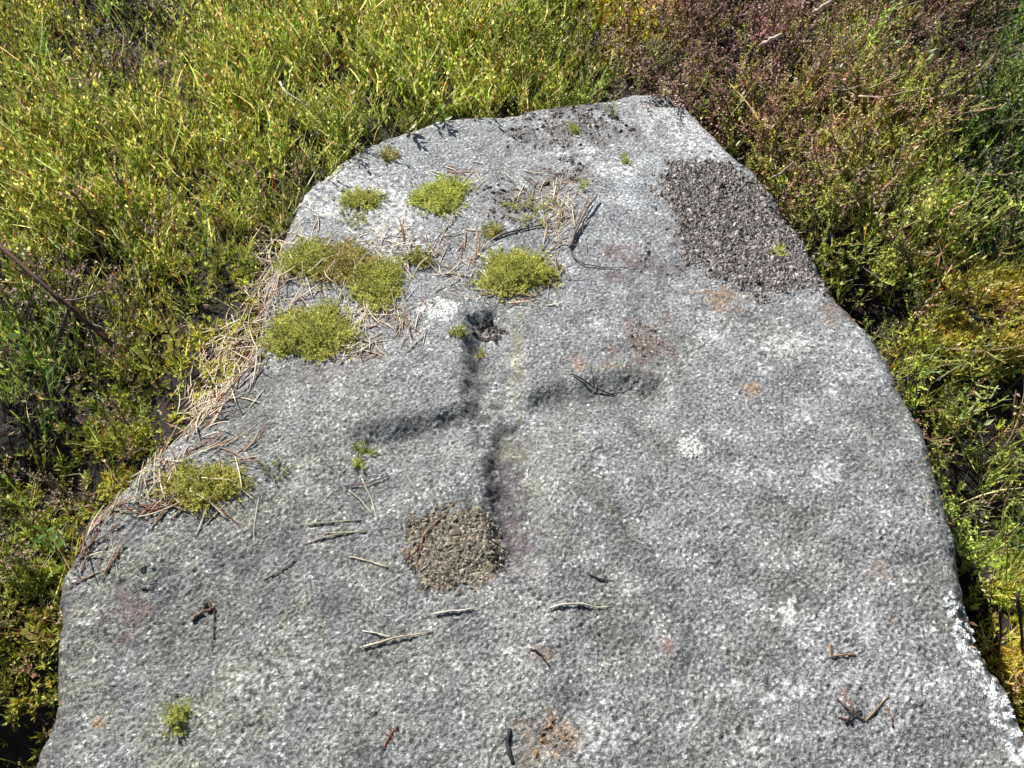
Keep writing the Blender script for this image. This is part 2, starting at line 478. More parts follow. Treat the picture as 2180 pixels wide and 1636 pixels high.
for u, v, ru, rv, k in ((760, 395, 66, 30, .95), (700, 440, 60, 22, .8), (840, 460, 44, 42, .85), (850, 500, 40, 25, .7), (1250, 322, 46, 16, 1), (1305, 368, 30, 11, 1),
                        (1480, 265, 60, 40, .8), (1400, 250, 60, 26, .6), (1540, 330, 40, 24, .5), (1700, 725, 60, 22, .5), (1840, 760, 40, 50, .35), (1520, 712, 34, 22, .55), (1510, 675, 16, 8, .7), (1460, 640, 16, 8, .5),
                        (1680, 742, 34, 16, .6), (1625, 790, 11, 8, .95), (1775, 832, 8, 9, .9), (1262, 680, 14, 7, .9), (1285, 980, 14, 10, .8), (1300, 1010, 10, 6, .5),
                        (1245, 1080, 8, 16, .6), (1680, 1308, 20, 18, .85), (1280, 1558, 38, 26, .8), (1240, 1590, 20, 26, .6), (1600, 1575, 30, 20, .75), (1470, 1140, 12, 9, .7),
                        (1630, 1205, 12, 9, .7), (1745, 1555, 10, 12, .8), (1560, 1470, 30, 18, .45), (1640, 1490, 12, 12, .7), (640, 1415, 50, 40, .4), (540, 1440, 34, 26, .45), (480, 1590, 30, 30, .35),
                        (1800, 1440, 18, 14, .5), (900, 1470, 26, 18, .4), (740, 1460, 16, 14, .5), (1700, 1470, 20, 12, .55), (600, 780, 14, 7, .7), (650, 1025, 40, 14, .45),
                        (1760, 1010, 26, 20, .5), (1720, 890, 18, 16, .5), (1820, 700, 30, 14, .5), (1200, 700, 12, 8, .4), (1560, 1010, 20, 18, .4)):
    mixc(k * patch(u, v, ru, rv, .8, .5, N8) * (.4 + .6 * sstep(-.8, .4, g4 + .5 * g3)), (0.66, 0.66, 0.645))
_lp = sdist(np.stack([GU, GV], -1), np.array([(1400, 395), (1420, 362), (1470, 350), (1540, 352), (1600, 388), (1650, 430), (1700, 505), (1735, 565), (1758, 606), (1690, 618), (1625, 632), (1565, 602), (1510, 585), (1470, 562), (1450, 520), (1440, 480), (1408, 440)], float)) + 12 * (.6 * N25 + .4 * N8)
mixc(.9 * sstep(-4, 8, _lp), (.07, .06, .052))
mixc(.8 * patch(968, 1168, 104, 88, .18, .12), (.085, .065, .035))
# white crust down the turned edge at the lower right
edge_w = sstep(0.038, 0.026, D) * sstep(1235, 1290, GV) * (GU > 1500) * sstep(-.4, 0.3, N8 + .5 * N15)
mixc(0.92 * edge_w, (0.74, 0.75, 0.77))
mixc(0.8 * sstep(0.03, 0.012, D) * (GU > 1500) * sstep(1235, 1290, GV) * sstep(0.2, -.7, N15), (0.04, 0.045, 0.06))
for u, v, ru, rv, k, c in ((1538, 632, 34, 20, .75, (.36, .24, .15)), (1600, 830, 16, 11, .7, (.42, .25, .12)), (1235, 762, 26, 12, .4, (.38, .22, .15)), (1290, 775, 40, 6, .3, (.34, .26, .13)),
                           (1180, 1560, 48, 26, .6, (.27, .18, .11)), (1165, 1590, 50, 40, .5, (.23, .165, .11)), (1790, 655, 40, 24, .65, (.22, .15, .10)), (1870, 1220, 26, 20, .3, (.3, .2, .1)),
                           (1895, 1335, 14, 12, .5, (.32, .17, .09)), (270, 1300, 38, 36, .75, (.13, .085, .085)), (1330, 555, 38, 28, .7, (.20, .13, .12)), (1375, 720, 46, 36, .8, (.17, .115, .085)),
                           (1420, 1370, 8, 20, .5, (.33, .16, .12)), (205, 1535, 14, 10, .6, (.32, .18, .1)), (1150, 1395, 30, 14, .5, (.2, .13, .08)), (1420, 505, 50, 50, .3, (.2, .18, .17)),
                           (720, 790, 60, 30, .4, (.2, .15, .13)), (1990, 1020, 30, 60, .3, (.2, .2, .09)), (1230, 285, 115, 32, .75, (.13, .115, .11)), (1240, 240, 70, 20, .75, (.11, .10, .11)), (1205, 372, 46, 24, .6, (.12, .10, .1)),
                           (1095, 432, 62, 46, .65, (.14, .115, .105)), (1180, 230, 60, 12, .7, (.10, .09, .09)), (1375, 585, 60, 34, .6, (.12, .1, .11))):
    mixc(k * patch(u, v, ru, rv, .9, .6), c)
# dark lichen film along the carved shaft, and wall shade painted into the grooves
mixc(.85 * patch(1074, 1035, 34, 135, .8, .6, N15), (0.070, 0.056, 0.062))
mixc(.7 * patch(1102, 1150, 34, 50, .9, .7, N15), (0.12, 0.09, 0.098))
mixc(.62 * patch(1012, 790, 26, 105, .9, .7, N15), (0.07, 0.065, 0.06))  # shade of the upper shaft's left wall, painted darker
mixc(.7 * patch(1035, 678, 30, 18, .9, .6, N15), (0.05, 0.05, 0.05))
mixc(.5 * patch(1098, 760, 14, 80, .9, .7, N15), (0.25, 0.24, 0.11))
mixc(.45 * patch(885, 902, 115, 18, .9, .8, N15, -10), (0.07, 0.07, 0.065))  # shade below the left arm's upper edge, painted in
mixc(.4 * patch(1265, 830, 145, 24, .9, .8, N15, -12), (0.07, 0.07, 0.06))  # soft shade painted along the right arm's upper edge
mixc(.35 * patch(1170, 1000, 60, 90, .9, .8, N60), (0.30, 0.31, 0.20))
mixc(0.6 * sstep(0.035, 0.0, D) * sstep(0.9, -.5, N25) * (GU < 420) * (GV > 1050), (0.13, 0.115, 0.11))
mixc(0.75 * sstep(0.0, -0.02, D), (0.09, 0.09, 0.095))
C = np.clip(C, 0.015, 0.8)

slab = bpy.data.objects.new('stone_slab', None)
COL.objects.link(slab)
slab.location = (0, 0.4, 0)
tag(slab, 'weathered grey granite slab with a cross carved into its flat top, lying among moorland plants', 'stone slab')


def grid_part(name, fmask):
    idx = np.arange(SH[0] * SH[1]).reshape(SH)
    q = np.stack([idx[:-1, :-1], idx[:-1, 1:], idx[1:, 1:], idx[1:, :-1]], -1)[fmask]
    used, inv = np.unique(q, return_inverse=True)
    V = np.stack([GX, GY, HZ], -1).reshape(-1, 3)[used] - np.array(slab.location)
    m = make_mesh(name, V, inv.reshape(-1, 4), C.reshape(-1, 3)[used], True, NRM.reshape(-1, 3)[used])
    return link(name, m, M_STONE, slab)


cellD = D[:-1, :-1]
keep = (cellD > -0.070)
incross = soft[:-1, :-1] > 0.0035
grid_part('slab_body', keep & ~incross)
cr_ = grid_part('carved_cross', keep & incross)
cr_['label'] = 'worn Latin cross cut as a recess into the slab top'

# ------------------------------------------------------------------ ground
def axis(lo, hi, step, far):
    a = np.arange(lo, hi + 1e-6, step)
    g = []; s = step; p = hi
    while p < far: s *= 1.35; p += s; g.append(p)
    g2 = []; s = step; p = lo
    while p > -far: s *= 1.35; p -= s; g2.append(p)
    return np.concatenate([g2[::-1], a, g])


gxs, gys = axis(-1.9, 2.0, 0.02, 60), axis(-0.9, 2.8, 0.02, 60)
QX, QY = np.meshgrid(gxs, gys)
hum = (np.sin(QX * 9 + 2 * np.sin(QY * 5)) * np.cos(QY * 8 + 1.5 * np.sin(QX * 6)) * 0.012 + 0.02 * np.sin(QX * 1.7 + 1) * np.cos(QY * 1.3))
zg = zone(QX, QY)
GRZ = ST + zg[..., 5] + hum * sstep(0.02, 0.12, np.abs(zg[..., 5]))
dq = sdist(np.stack([QX, QY], -1), poly)
GRZ = np.where(dq > -0.02, np.minimum(GRZ, ST - 0.012 - 0.17 * sstep(-0.02, 0.06, dq)), GRZ)
GRZ = GRZ - .09 * sstep(.11, .03, -dq) * (dq < 0) * sstep(.15, .35, QX) * sstep(1.42, 1.30, QY)
idx = np.arange(QX.size).reshape(QX.shape)
gq = np.stack([idx[:-1, :-1], idx[:-1, 1:], idx[1:, 1:], idx[1:, :-1]], -1).reshape(-1, 4)
ground = link('ground', make_mesh('ground', np.stack([QX, QY, GRZ], -1).reshape(-1, 3), gq, None, True), M_SOIL)
tag(ground, 'dark peaty moorland soil under the plants', 'ground', kind='structure')


def ground_z(x, y):
    i = np.clip(np.searchsorted(gxs, x) - 1, 0, len(gxs) - 2); j = np.clip(np.searchsorted(gys, y) - 1, 0, len(gys) - 2)
    fx = (x - gxs[i]) / (gxs[i + 1] - gxs[i]); fy = (y - gys[j]) / (gys[j + 1] - gys[j])
    return GRZ[j, i] * (1 - fx) * (1 - fy) + GRZ[j, i + 1] * fx * (1 - fy) + GRZ[j + 1, i] * (1 - fx) * fy + GRZ[j + 1, i + 1] * fx * fy


def surf_z(x, y):
    x = np.asarray(x, float); y = np.asarray(y, float)
    s = np.where(in_grid(x, y), gsamp(HZ, x, y), -1)
    s = np.where(np.where(in_grid(x, y), gsamp(D, x, y), -1) < -0.065, -1, s)
    return np.maximum(s, ground_z(x, y))


# ------------------------------------------------------------------ plant templates (metres)
def rot_to(d, roll):
    """3x3 with y axis along d"""
    d = d / np.linalg.norm(d)
    up = np.array([0, 0, 1.0]) if abs(d[2]) < 0.95 else np.array([1.0, 0, 0])
    x = np.cross(d, up); x /= np.linalg.norm(x)
    z = np.cross(x, d)
    c, s = math.cos(roll), math.sin(roll)
    x2 = c * x + s * z; z2 = -s * x + c * z
    return np.stack([x2, d, z2], 1)


LEAF_V = np.array([(0, 0, 0), (-.5, .42, .12), (.5, .42, .12), (0, 1, -.06)]); LEAF_F = np.array([(0, 3, 1), (0, 2, 3)])


def leaf(acc, base, d, L, W, col, roll=0.0):
    Rm = rot_to(np.asarray(d, float), roll)
    acc.add((LEAF_V * (W, L, W)) @ Rm.T + base, LEAF_F, col)


def ribbon(acc, P, W, col, side=None):
    """flat tapering strip along P"""
    P = np.asarray(P, float); n = len(P)
    t = np.gradient(P, axis=0)
    side = np.array([1.0, 0, 0]) if side is None else side
    s = np.cross(t, np.cross(side, t)); s /= np.linalg.norm(s, axis=1)[:, None] + 1e-9
    W = np.asarray(W, float)[:, None] * 0.5
    V = np.concatenate([P - s * W, P + s * W])
    F = []
    for i in range(n - 1): F += [(i, i + 1, n + i), (i + 1, n + i + 1, n + i)]
    acc.add(V, F, col)


def tube(acc, P, rad, col, k=4, cap=True):
    P = np.asarray(P, float); n = len(P)
    rad = np.broadcast_to(np.asarray(rad, float), (n,))
    t = np.gradient(P, axis=0); t /= np.linalg.norm(t, axis=1)[:, None] + 1e-9
    up = np.array([0, 0, 1.0]); 
    if abs(t[:, 2]).mean() > .8: up = np.array([1.0, 0, 0])
    a = np.cross(t, up); a /= np.linalg.norm(a, axis=1)[:, None] + 1e-9
    b = np.cross(a, t)
    V = []
    for i in range(n):
        for j in range(k):
            th = 2 * math.pi * j / k
            V.append(P[i] + rad[i] * (math.cos(th) * a[i] + math.sin(th) * b[i]))
    F = []
    for i in range(n - 1):
        for j in range(k):
            q = (i * k + j, i * k + (j + 1) % k, (i + 1) * k + (j + 1) % k, (i + 1) * k + j)
            F += [(q[0], q[1], q[2]), (q[0], q[2], q[3])]
    if cap:
        for e, s in ((0, -1), (n - 1, 1)):
            for j in range(1, k - 1):
                F.append((e * k, e * k + j, e * k + j + 1) if s > 0 else (e * k, e * k + j + 1, e * k + j))
    cc = np.repeat(np.asarray(col, float).reshape(-1, 3), k, 0) if np.ndim(col) == 2 else col
    acc.add(V, F, cc)


def sph(theta, phi):
    return np.array([math.cos(theta) * math.cos(phi), math.sin(theta) * math.cos(phi), math.sin(phi)])


def jit(c, k=0.18):
    return np.asarray(c) * np.clip(1 + k * rng.standard_normal(3) * (.5, .3, .5) + 1.0 * k * rng.standard_normal(), .3, 2.2)


GREEN = np.array((0.225, 0.285, 0.048)); YELG = np.array((0.44, 0.46, 0.125)); DEEP = np.array((0.085, 0.130, 0.018)); STRAW = np.array((0.72, 0.64, 0.38)); RED = np.array((0.20, 0.085, 0.035))


def pickcol():
    r = rng.random()
    if r < .32: return jit(GREEN)
    if r < .64: return jit(YELG)
    if r < .78: return jit(DEEP)
    if r < .95: return jit(STRAW, .25)
    return jit(RED, .2)


def t_bilberry():
    a = Acc(); h = rng.uniform(.065, .11)
    lean = rng.normal(0, .22, 2)
    def axis_pts(p0, d, L, n=4):
        P = [p0]
        for i in range(n):
            d = d + rng.normal(0, .12, 3); d = d / np.linalg.norm(d); P.append(P[-1] + d * L / n)
        return np.array(P)
    main = axis_pts(np.zeros(3), np.array([lean[0], lean[1], 1.]), h)
    stems = [main]
    for _ in range(rng.integers(4, 7)):
        k = rng.integers(0, 4)
        stems.append(axis_pts(main[k], sph(rng.uniform(0, 6.28), rng.uniform(.9, 1.4)), h * rng.uniform(.45, .75), 3))
    for s in stems:
        ribbon(a, s, np.linspace(.0019, .0010, len(s)), pickcol(), rng.normal(0, 1, 3))
        nl = rng.integers(4, 7); th = rng.uniform(0, 6.28)
        for i in range(nl):
            f = .25 + .75 * (i + rng.random() * .5) / nl; q = f * (len(s) - 1); k = min(int(q), len(s) - 2)
            p = s[k] + (q - k) * (s[k + 1] - s[k])
            th += 2.4 + rng.normal(0, .3)
            leaf(a, p, sph(th, rng.uniform(.6, 1.4)), rng.uniform(.007, .013), rng.uniform(.0030, .0050), pickcol(), rng.uniform(-.6, .6))
    return a.arrays()


def t_grass():
    a = Acc()
    for _ in range(rng.integers(6, 10)):
        th = rng.uniform(0, 6.28); L = rng.uniform(.035, .085); ph = rng.uniform(.9, 1.5); b = rng.uniform(.2, 1.1)
        P = [np.array([rng.normal(0, .006), rng.normal(0, .006), 0])]
        n = 4
        for i in range(n):
            P.append(P[-1] + sph(th, ph - b * (i / n) ** 1.5) * L / n)
        w = rng.uniform(.0012, .0025)
        base = pickcol(); tip = base * .5 + .5 * (jit(STRAW) if rng.random() < .3 else base * 1.25)
        f = np.linspace(0, 1, n + 1)
        col = base * (1 - f[:, None]) + tip * f[:, None]
        ribbon(a, P, w * np.array([.8, 1, .9, .6, .12]), np.concatenate([col, col]), sph(th + 1.57 + rng.normal(0, .5), 0))
    return a.arrays()


def t_heather(brown):
    a = Acc(); h = rng.uniform(.08, .13)
    P = [np.zeros(3)]; d = np.array([rng.normal(0, .3), rng.normal(0, .3), 1.])
    for i in range(4):
        d = d + rng.normal(0, .18, 3); d /= np.linalg.norm(d); P.append(P[-1] + d * h / 4)
    P = np.array(P)
    tube(a, P, np.linspace(.0015, .0008, 5), jit((.17, .12, .09)), 3, False)
    for _ in range(rng.integers(7, 10)):
        f = rng.uniform(.3, 1); q = f * 4; k = min(int(q), 3); p = P[k] + (q - k) * (P[k + 1] - P[k])
        th = rng.uniform(0, 6.28); ph = rng.uniform(.3, 1.3); L = rng.uniform(.018, .04)
        B = [p, p + sph(th, ph) * L * .5, p + sph(th, ph) * L * .5 + sph(th + rng.normal(0, .3), ph + .3) * L * .5]
        ribbon(a, B, (.0015, .0013, .0008), jit((.22, .15, .10) if brown else (.36, .34, .14)), rng.normal(0, 1, 3))
        nl = int(L / .0026)
        for i in range(nl):
            g = i / nl * 2; kk = min(int(g), 1); pp = B[kk] + (g - kk) * (B[kk + 1] - B[kk])
            if brown:
                r = rng.random()
                c = jit((.30, .20, .16), .2) if r < .5 else jit((.54, .42, .36), .15) if r < .75 else jit((.10, .055, .04)) if r < .86 else jit((.2, .21, .05))
            else:
                r = rng.random()
                c = jit((.25, .28, .05)) if r < .6 else jit((.46, .45, .13)) if r < .8 else jit((.12, .15, .03))
            leaf(a, pp, sph(rng.uniform(0, 6.28), rng.uniform(-.1, 1.2)), rng.uniform(.003, .0055), rng.uniform(.0018, .003), c)
    return a.arrays()


def t_moss(n=9, L=(.006, .011), wd=(.0016, .0028)):
    a = Acc()
    for i in range(n):
        th = i * 2.4 + rng.normal(0, .3); ph = rng.uniform(.15, 1.35)
        r = rng.random()
        c = jit((.47, .50, .10)) if r < .45 else jit((.38, .38, .07)) if r < .72 else jit((.63, .64, .23)) if r < .92 else jit((.3, .22, .08))
        leaf(a, np.array([0, 0, rng.uniform(0, .004)]), sph(th, ph), rng.uniform(*L), rng.uniform(*wd), c)
    return a.arrays()


TEMPL = {
    'bil': [t_bilberry() for _ in range(14)],
    'gra': [t_grass() for _ in range(14)],
    'hbr': [t_heather(True) for _ in range(10)],
    'hgr': [t_heather(False) for _ in range(10)],
    'mos': [t_moss() for _ in range(12)],
}


def instance(templates, pos, scale, lean, tint):
    """merge randomly turned copies of the templates"""
    a = Acc(); n = len(pos)
    pick = rng.integers(0, len(templates), n)
    rz = rng.uniform(0, 6.28, n)
    for k, (V, F, Cc) in enumerate(templates):
        s = np.where(pick == k)[0]
        if not len(s): continue
        c, si = np.cos(rz[s]), np.sin(rz[s])
        W = V[None] * scale[s][:, None, None]
        x = W[..., 0] * c[:, None] - W[..., 1] * si[:, None]; y = W[..., 0] * si[:, None] + W[..., 1] * c[:, None]; z = W[..., 2]
        x = x + z * lean[s, 0][:, None]; y = y + z * lean[s, 1][:, None]
        out = np.stack([x, y, z], -1) + pos[s][:, None, :]
        FF = F[None] + (np.arange(len(s)) * len(V))[:, None, None]
        a.add(out.reshape(-1, 3), FF.reshape(-1, 3), (Cc[None] * tint[s][:, None, :]).reshape(-1, 3))
    return a


def scatter(col_i, density, edge, zsink, scale0, lean0):
    """random plant bases outside the slab, thinned by the zone weights"""
    xa, xb, ya, yb = -1.7, 1.8, -0.35, 2.55
    n = int(density * 1.6 * (xb - xa) * (yb - ya))
    x = rng.uniform(xa, xb, n); y = rng.uniform(ya, yb, n)
    u, v = proj(x, y, ST)
    inview = (u > -140) & (u < PW + 140) & (v > -170) & (v < PH + 150)
    keepd = np.where(inview, 1.0, 0.22)
    zz = zone(x, y)
    # patchiness
    pn = 0.72 + 0.70 * np.sin(x * 23 + 3 * np.sin(y * 17)) * np.sin(y * 27 + 2 * np.sin(x * 19))
    pn = np.clip(pn, .12, 2)
    k = rng.random(n) < np.clip(zz[:, col_i] * pn / 1.6, 0, 1) * keepd
    x, y, zz = x[k], y[k], zz[k]
    d = sdist(np.stack([x, y], -1), poly) + .012
    d = d + .018 * ((x < 0) & (y < .72))
    k = d < np.where((x > 0.2) & (y < 1.38), edge - .045, edge)
    x, y, zz = x[k], y[k], zz[k]
    pos = np.stack([x, y, surf_z(x, y) - zsink], -1)
    cl = np.sin(x * 61 + 2.2 * np.sin(y * 43)) * np.sin(y * 57 + 2.5 * np.sin(x * 39)) + .5 * np.sin(x * 131 + y * 77) * np.sin(y * 119)
    sc = scale0 * zz[:, 6] * rng.uniform(.75, 1.2, len(x)) * (1.04 + .36 * cl)
    ln = np.stack([rng.normal(lean0[0], .22, len(x)), rng.normal(lean0[1], .22, len(x))], -1)
    tz = zz[:, 7:10]
    tint = (tz if col_i >= 2 else np.where(tz < 1, tz, tz ** .5)) * (1 + 0.16 * rng.standard_normal((len(x), 1))) * (1 + 0.06 * rng.standard_normal((len(x), 3)))
    return pos, sc, ln, np.clip(tint, .3, 2.0)


def cover(name, key, col_i, density, edge, mat, label, cat, sc=1.0, lean=(0.05, -0.05), zsink=0.004):
    p, s, l, t_ = scatter(col_i, density, edge, zsink, sc, lean)
    a = instance(TEMPL[key], p, s, l, t_ * ((1.26, 1.25, 1.35) if key in ('bil', 'gra') else 1.2))
    o = link(name, a.mesh(name), mat)
    tag(o, label, cat, kind='stuff')
    return o


cover('bilberry_cover', 'bil', 0, 4700, -0.012, M_LEAF, 'dense low yellow-green bilberry shoots covering the moor around the slab', 'bilberry', sc=.84)
cover('grass_cover', 'gra', 1, 3000, -0.012, M_GRASS, 'fine green and straw-tipped grass growing through the bilberry', 'grass', sc=.84, lean=(0.12, 0.0))
cover('brown_heather_cover', 'hbr', 2, 4200, -0.015, M_HEATH, 'brown withered heather beyond the pointed end of the slab', 'heather')
cover('green_heather_cover', 'hgr', 3, 3600, -0.015, M_HEATH, 'pale green wiry heather shoots along the slab edge above the shaded gap', 'heather')
cover('moss_cover', 'mos', 4, 30000, -0.004, M_MOSS, 'yellow to orange ground moss in low carpets beside the slab', 'moss', sc=1.3, zsink=0.002)

# fallen leaf bits on the soil
n = 40000
x = rng.uniform(-1.5, 1.6, n); y = rng.uniform(0, 2.4, n)
d = sdist(np.stack([x, y], -1), poly); k = d < 0.0
x, y = x[k], y[k]; n = len(x)
a = Acc()
tl = []
for _ in range(6):
    b_ = Acc(); leaf(b_, np.zeros(3), sph(0, rng.uniform(-.1, .3)), rng.uniform(.005, .012), rng.uniform(.0015, .0035), (1, 1, 1), rng.uniform(-.4, .4)); tl.append(b_.arrays())
tc_ = np.array([(.12, .06, .03), (.22, .13, .07), (.30, .22, .12), (.06, .035, .02), (.18, .09, .045)])[rng.integers(0, 5, n)] * rng.uniform(.6, 1.3, (n, 1))
a = instance(tl, np.stack([x, y, surf_z(x, y) + .003], -1), rng.uniform(.7, 1.3, n), np.zeros((n, 2)), tc_)
tag(link('leaf_litter', a.mesh('leaf_litter'), M_DRY), 'brown fallen leaf bits on the soil below the plants', 'leaf litter', kind='stuff')

# ------------------------------------------------------------------ crusty lichens on the slab (parts of the slab)
OCT_V = np.array([(1, 0, 0), (0, 1, 0), (-1, 0, 0), (0, -1, 0), (0, 0, 1), (0, 0, -.6)], float)
OCT_F = np.array([(0, 1, 4), (1, 2, 4), (2, 3, 4), (3, 0, 4)])


def lichen(name, label, mask_fn, bbox, step, size, cols, probs, hgt=.7, lift=0.0):
    """granular crust: many small uneven lumps sitting on the stone inside a photo-pixel outline"""
    c = px(*np.array([(bbox[0], bbox[1]), (bbox[2], bbox[1]), (bbox[2], bbox[3]), (bbox[0], bbox[3])], float).T)
    gx = np.arange(c[:, 0].min(), c[:, 0].max(), step); gy = np.arange(c[:, 1].min(), c[:, 1].max(), step)
    x, y = np.meshgrid(gx, gy); x = x.ravel() + rng.normal(0, step * .35, x.size); y = y.ravel() + rng.normal(0, step * .35, y.size)
    u, v = proj(x, y, ST)
    k = (rng.random(len(x)) < mask_fn(u, v, x, y)) & (gsamp(D, x, y) > 0.004)
    x, y = x[k], y[k]; n = len(x)
    s = size * np.exp(rng.normal(-.05, .38, n)).clip(.4, 2.2)
    th = rng.uniform(0, 6.28, n)
    V = OCT_V[None] * np.stack([s * rng.uniform(.7, 1.2, n), s * rng.uniform(.7, 1.2, n), s * hgt * rng.uniform(.4, 1.5, n)], -1)[:, None, :]
    V = V + rng.normal(0, .22, V.shape) * s[:, None, None] * (1, 1, .6)
    cx, sx = np.cos(th)[:, None], np.sin(th)[:, None]
    W = np.stack([V[..., 0] * cx - V[..., 1] * sx, V[..., 0] * sx + V[..., 1] * cx, V[..., 2]], -1) + np.stack([x, y, gsamp(HZ, x, y) + lift], -1)[:, None, :]
    F = OCT_F[None] + (np.arange(n) * 6)[:, None, None]
    pc = np.array(cols)[rng.choice(len(cols), n, p=probs)] * rng.uniform(.75, 1.25, (n, 1))
    m = make_mesh(name, W.reshape(-1, 3) - np.array(slab.location), F.reshape(-1, 3), np.repeat(pc, 6, 0))
    o = link(name, m, M_LICHEN, slab); o['label'] = label
    return o


def pmask(pts, rag=12, p=1.0):
    P = np.array(pts, float)
    def f(u, v, x, y):
        d = sdist(np.stack([u, v], -1), P) + rag * (gsamp(N25, x, y) * .6 + gsamp(N8, x, y) * .4)
        return p * sstep(-16, 14, d)
    return f


def emask(u0, v0, ru, rv, rag=.25, p=1.0, cut=-9):
    def f(u, v, x, y):
        r = np.hypot((u - u0) / ru, (v - v0) / rv) + rag * .5 * (gsamp(N25, x, y) + gsamp(N8, x, y))
        return p * sstep(1.1, .85, r) * (gsamp(N15, x, y) > cut)
    return f


BROWN = [(.24, .212, .188), (.34, .30, .268), (.14, .12, .105), (.035, .032, .03), (.50, .45, .40)]
lichen('lichen_patch', 'large grey-brown granular lichen patch reaching the slab edge',
       pmask([(1400, 395), (1420, 362), (1470, 350), (1540, 352), (1600, 388), (1650, 430), (1700, 505), (1735, 565), (1758, 606), (1690, 618), (1625, 632), (1565, 602), (1510, 585), (1470, 562), (1450, 520), (1440, 480), (1408, 440)]),
       (1380, 330, 1780, 650), .0027, .0021, BROWN, [.34, .32, .14, .09, .11], .9)
lichen('lichen_patch', 'round olive-brown granular lichen patch beside the foot of the cross', emask(968, 1168, 108, 92, .13), (840, 1050, 1100, 1290), .0028, .0021,
       [(.22, .185, .13), (.31, .27, .205), (.14, .115, .08), (.05, .04, .034), (.23, .22, .155)], [.3, .27, .17, .12, .14], .55)
lichen('lichen_patch', 'dark blotchy lichen across the far end of the slab', emask(1225, 280, 120, 34, .5, .75, -.2), (1080, 220, 1370, 330), .0036, .0024, BROWN, [.25, .2, .25, .22, .08])
lichen('lichen_patch', 'dark lichen strip along the far edge of the slab', emask(1245, 240, 90, 18, .5, .7, -.3), (1120, 205, 1370, 270), .0036, .0024, BROWN, [.25, .15, .28, .25, .07])
lichen('lichen_patch', 'blackish lichen on the pointed far corner of the slab', emask(1418, 212, 48, 14, .5, .9), (1350, 195, 1490, 245), .0034, .0026, BROWN, [.2, .1, .3, .35, .05])
lichen('lichen_patch', 'dark lichen scattered left of the sparse moss and straw', emask(1085, 432, 58, 46, .5, .7, -.1), (1010, 370, 1160, 500), .0034, .0024, BROWN, [.2, .1, .3, .35, .05])
lichen('lichen_patch', 'dark lichen tuft above the straw heap', emask(1205, 370, 50, 24, .5, .8, -.2), (1140, 335, 1270, 410), .0034, .0024, BROWN, [.2, .1, .3, .35, .05])
lichen('lichen_patch', 'faint brown lichen spot right of the cross head', emask(1378, 718, 44, 34, .4, .6, -.3), (1320, 670, 1440, 770), .0036, .0020, BROWN, [.4, .1, .3, .15, .05])
lichen('lichen_patch', 'orange-brown lichen ring low on the slab', emask(1182, 1575, 46, 36, .4, .8, -.5), (1120, 1520, 1250, 1636), .0034, .0022,
       [(.26, .17, .10), (.18, .12, .08), (.10, .075, .05), (.32, .26, .19)], [.35, .3, .15, .2])
lichen('lichen_patch', 'dark lichen filling the upper end of the cross shaft', emask(1038, 690, 26, 22, .5, .9), (1000, 650, 1090, 730), .0030, .0024, BROWN, [.1, .0, .35, .55, .0])
lichen('lichen_patch', 'dim grey lichen between the white spots and the large brown patch', emask(1390, 560, 60, 26, .5, .5, .1), (1300, 520, 1470, 610), .0036, .0020, BROWN, [.3, .1, .35, .2, .05])
WHITE = [(.58, .59, .56), (.68, .68, .66), (.42, .43, .40)]
lichen('lichen_rosette', 'bright white lichen rosette left of the cross head', emask(938, 657, 40, 25, .45, .72), (890, 620, 990, 700), .0019, .0019, WHITE, [.4, .45, .15], .3)


def ring(u0, v0, ru, rv):
    def f(u, v, x, y):
        r = np.hypot((u - u0) / ru, (v - v0) / rv) + .18 * gsamp(N8, x, y)
        return sstep(1.1, .9, r) * (.35 + .65 * sstep(.25, .5, r))
    return f


lichen('lichen_rosette', 'small white ring-shaped lichen right of the cross arm', ring(1472, 950, 27, 23), (1430, 915, 1510, 985), .0020, .0019, WHITE + [(.35, .35, .30)], [.4, .3, .15, .15], .5)
lichen('lichen_crust', 'white lichen crust along the turned edge of the slab', lambda u, v, x, y: .8 * sstep(1240, 1300, v) * sstep(.038, .026, gsamp(D, x, y)) * (gsamp(N8, x, y) + .8 * gsamp(N15, x, y) > .2),
       (1980, 1230, 2240, 1660), .0027, .0019, WHITE, [.4, .45, .15], .5)

# ------------------------------------------------------------------ moss cushions lying on the slab
SHOOTS = [t_moss(8, (.0021, .0040), (.0009, .0014)) for _ in range(10)]


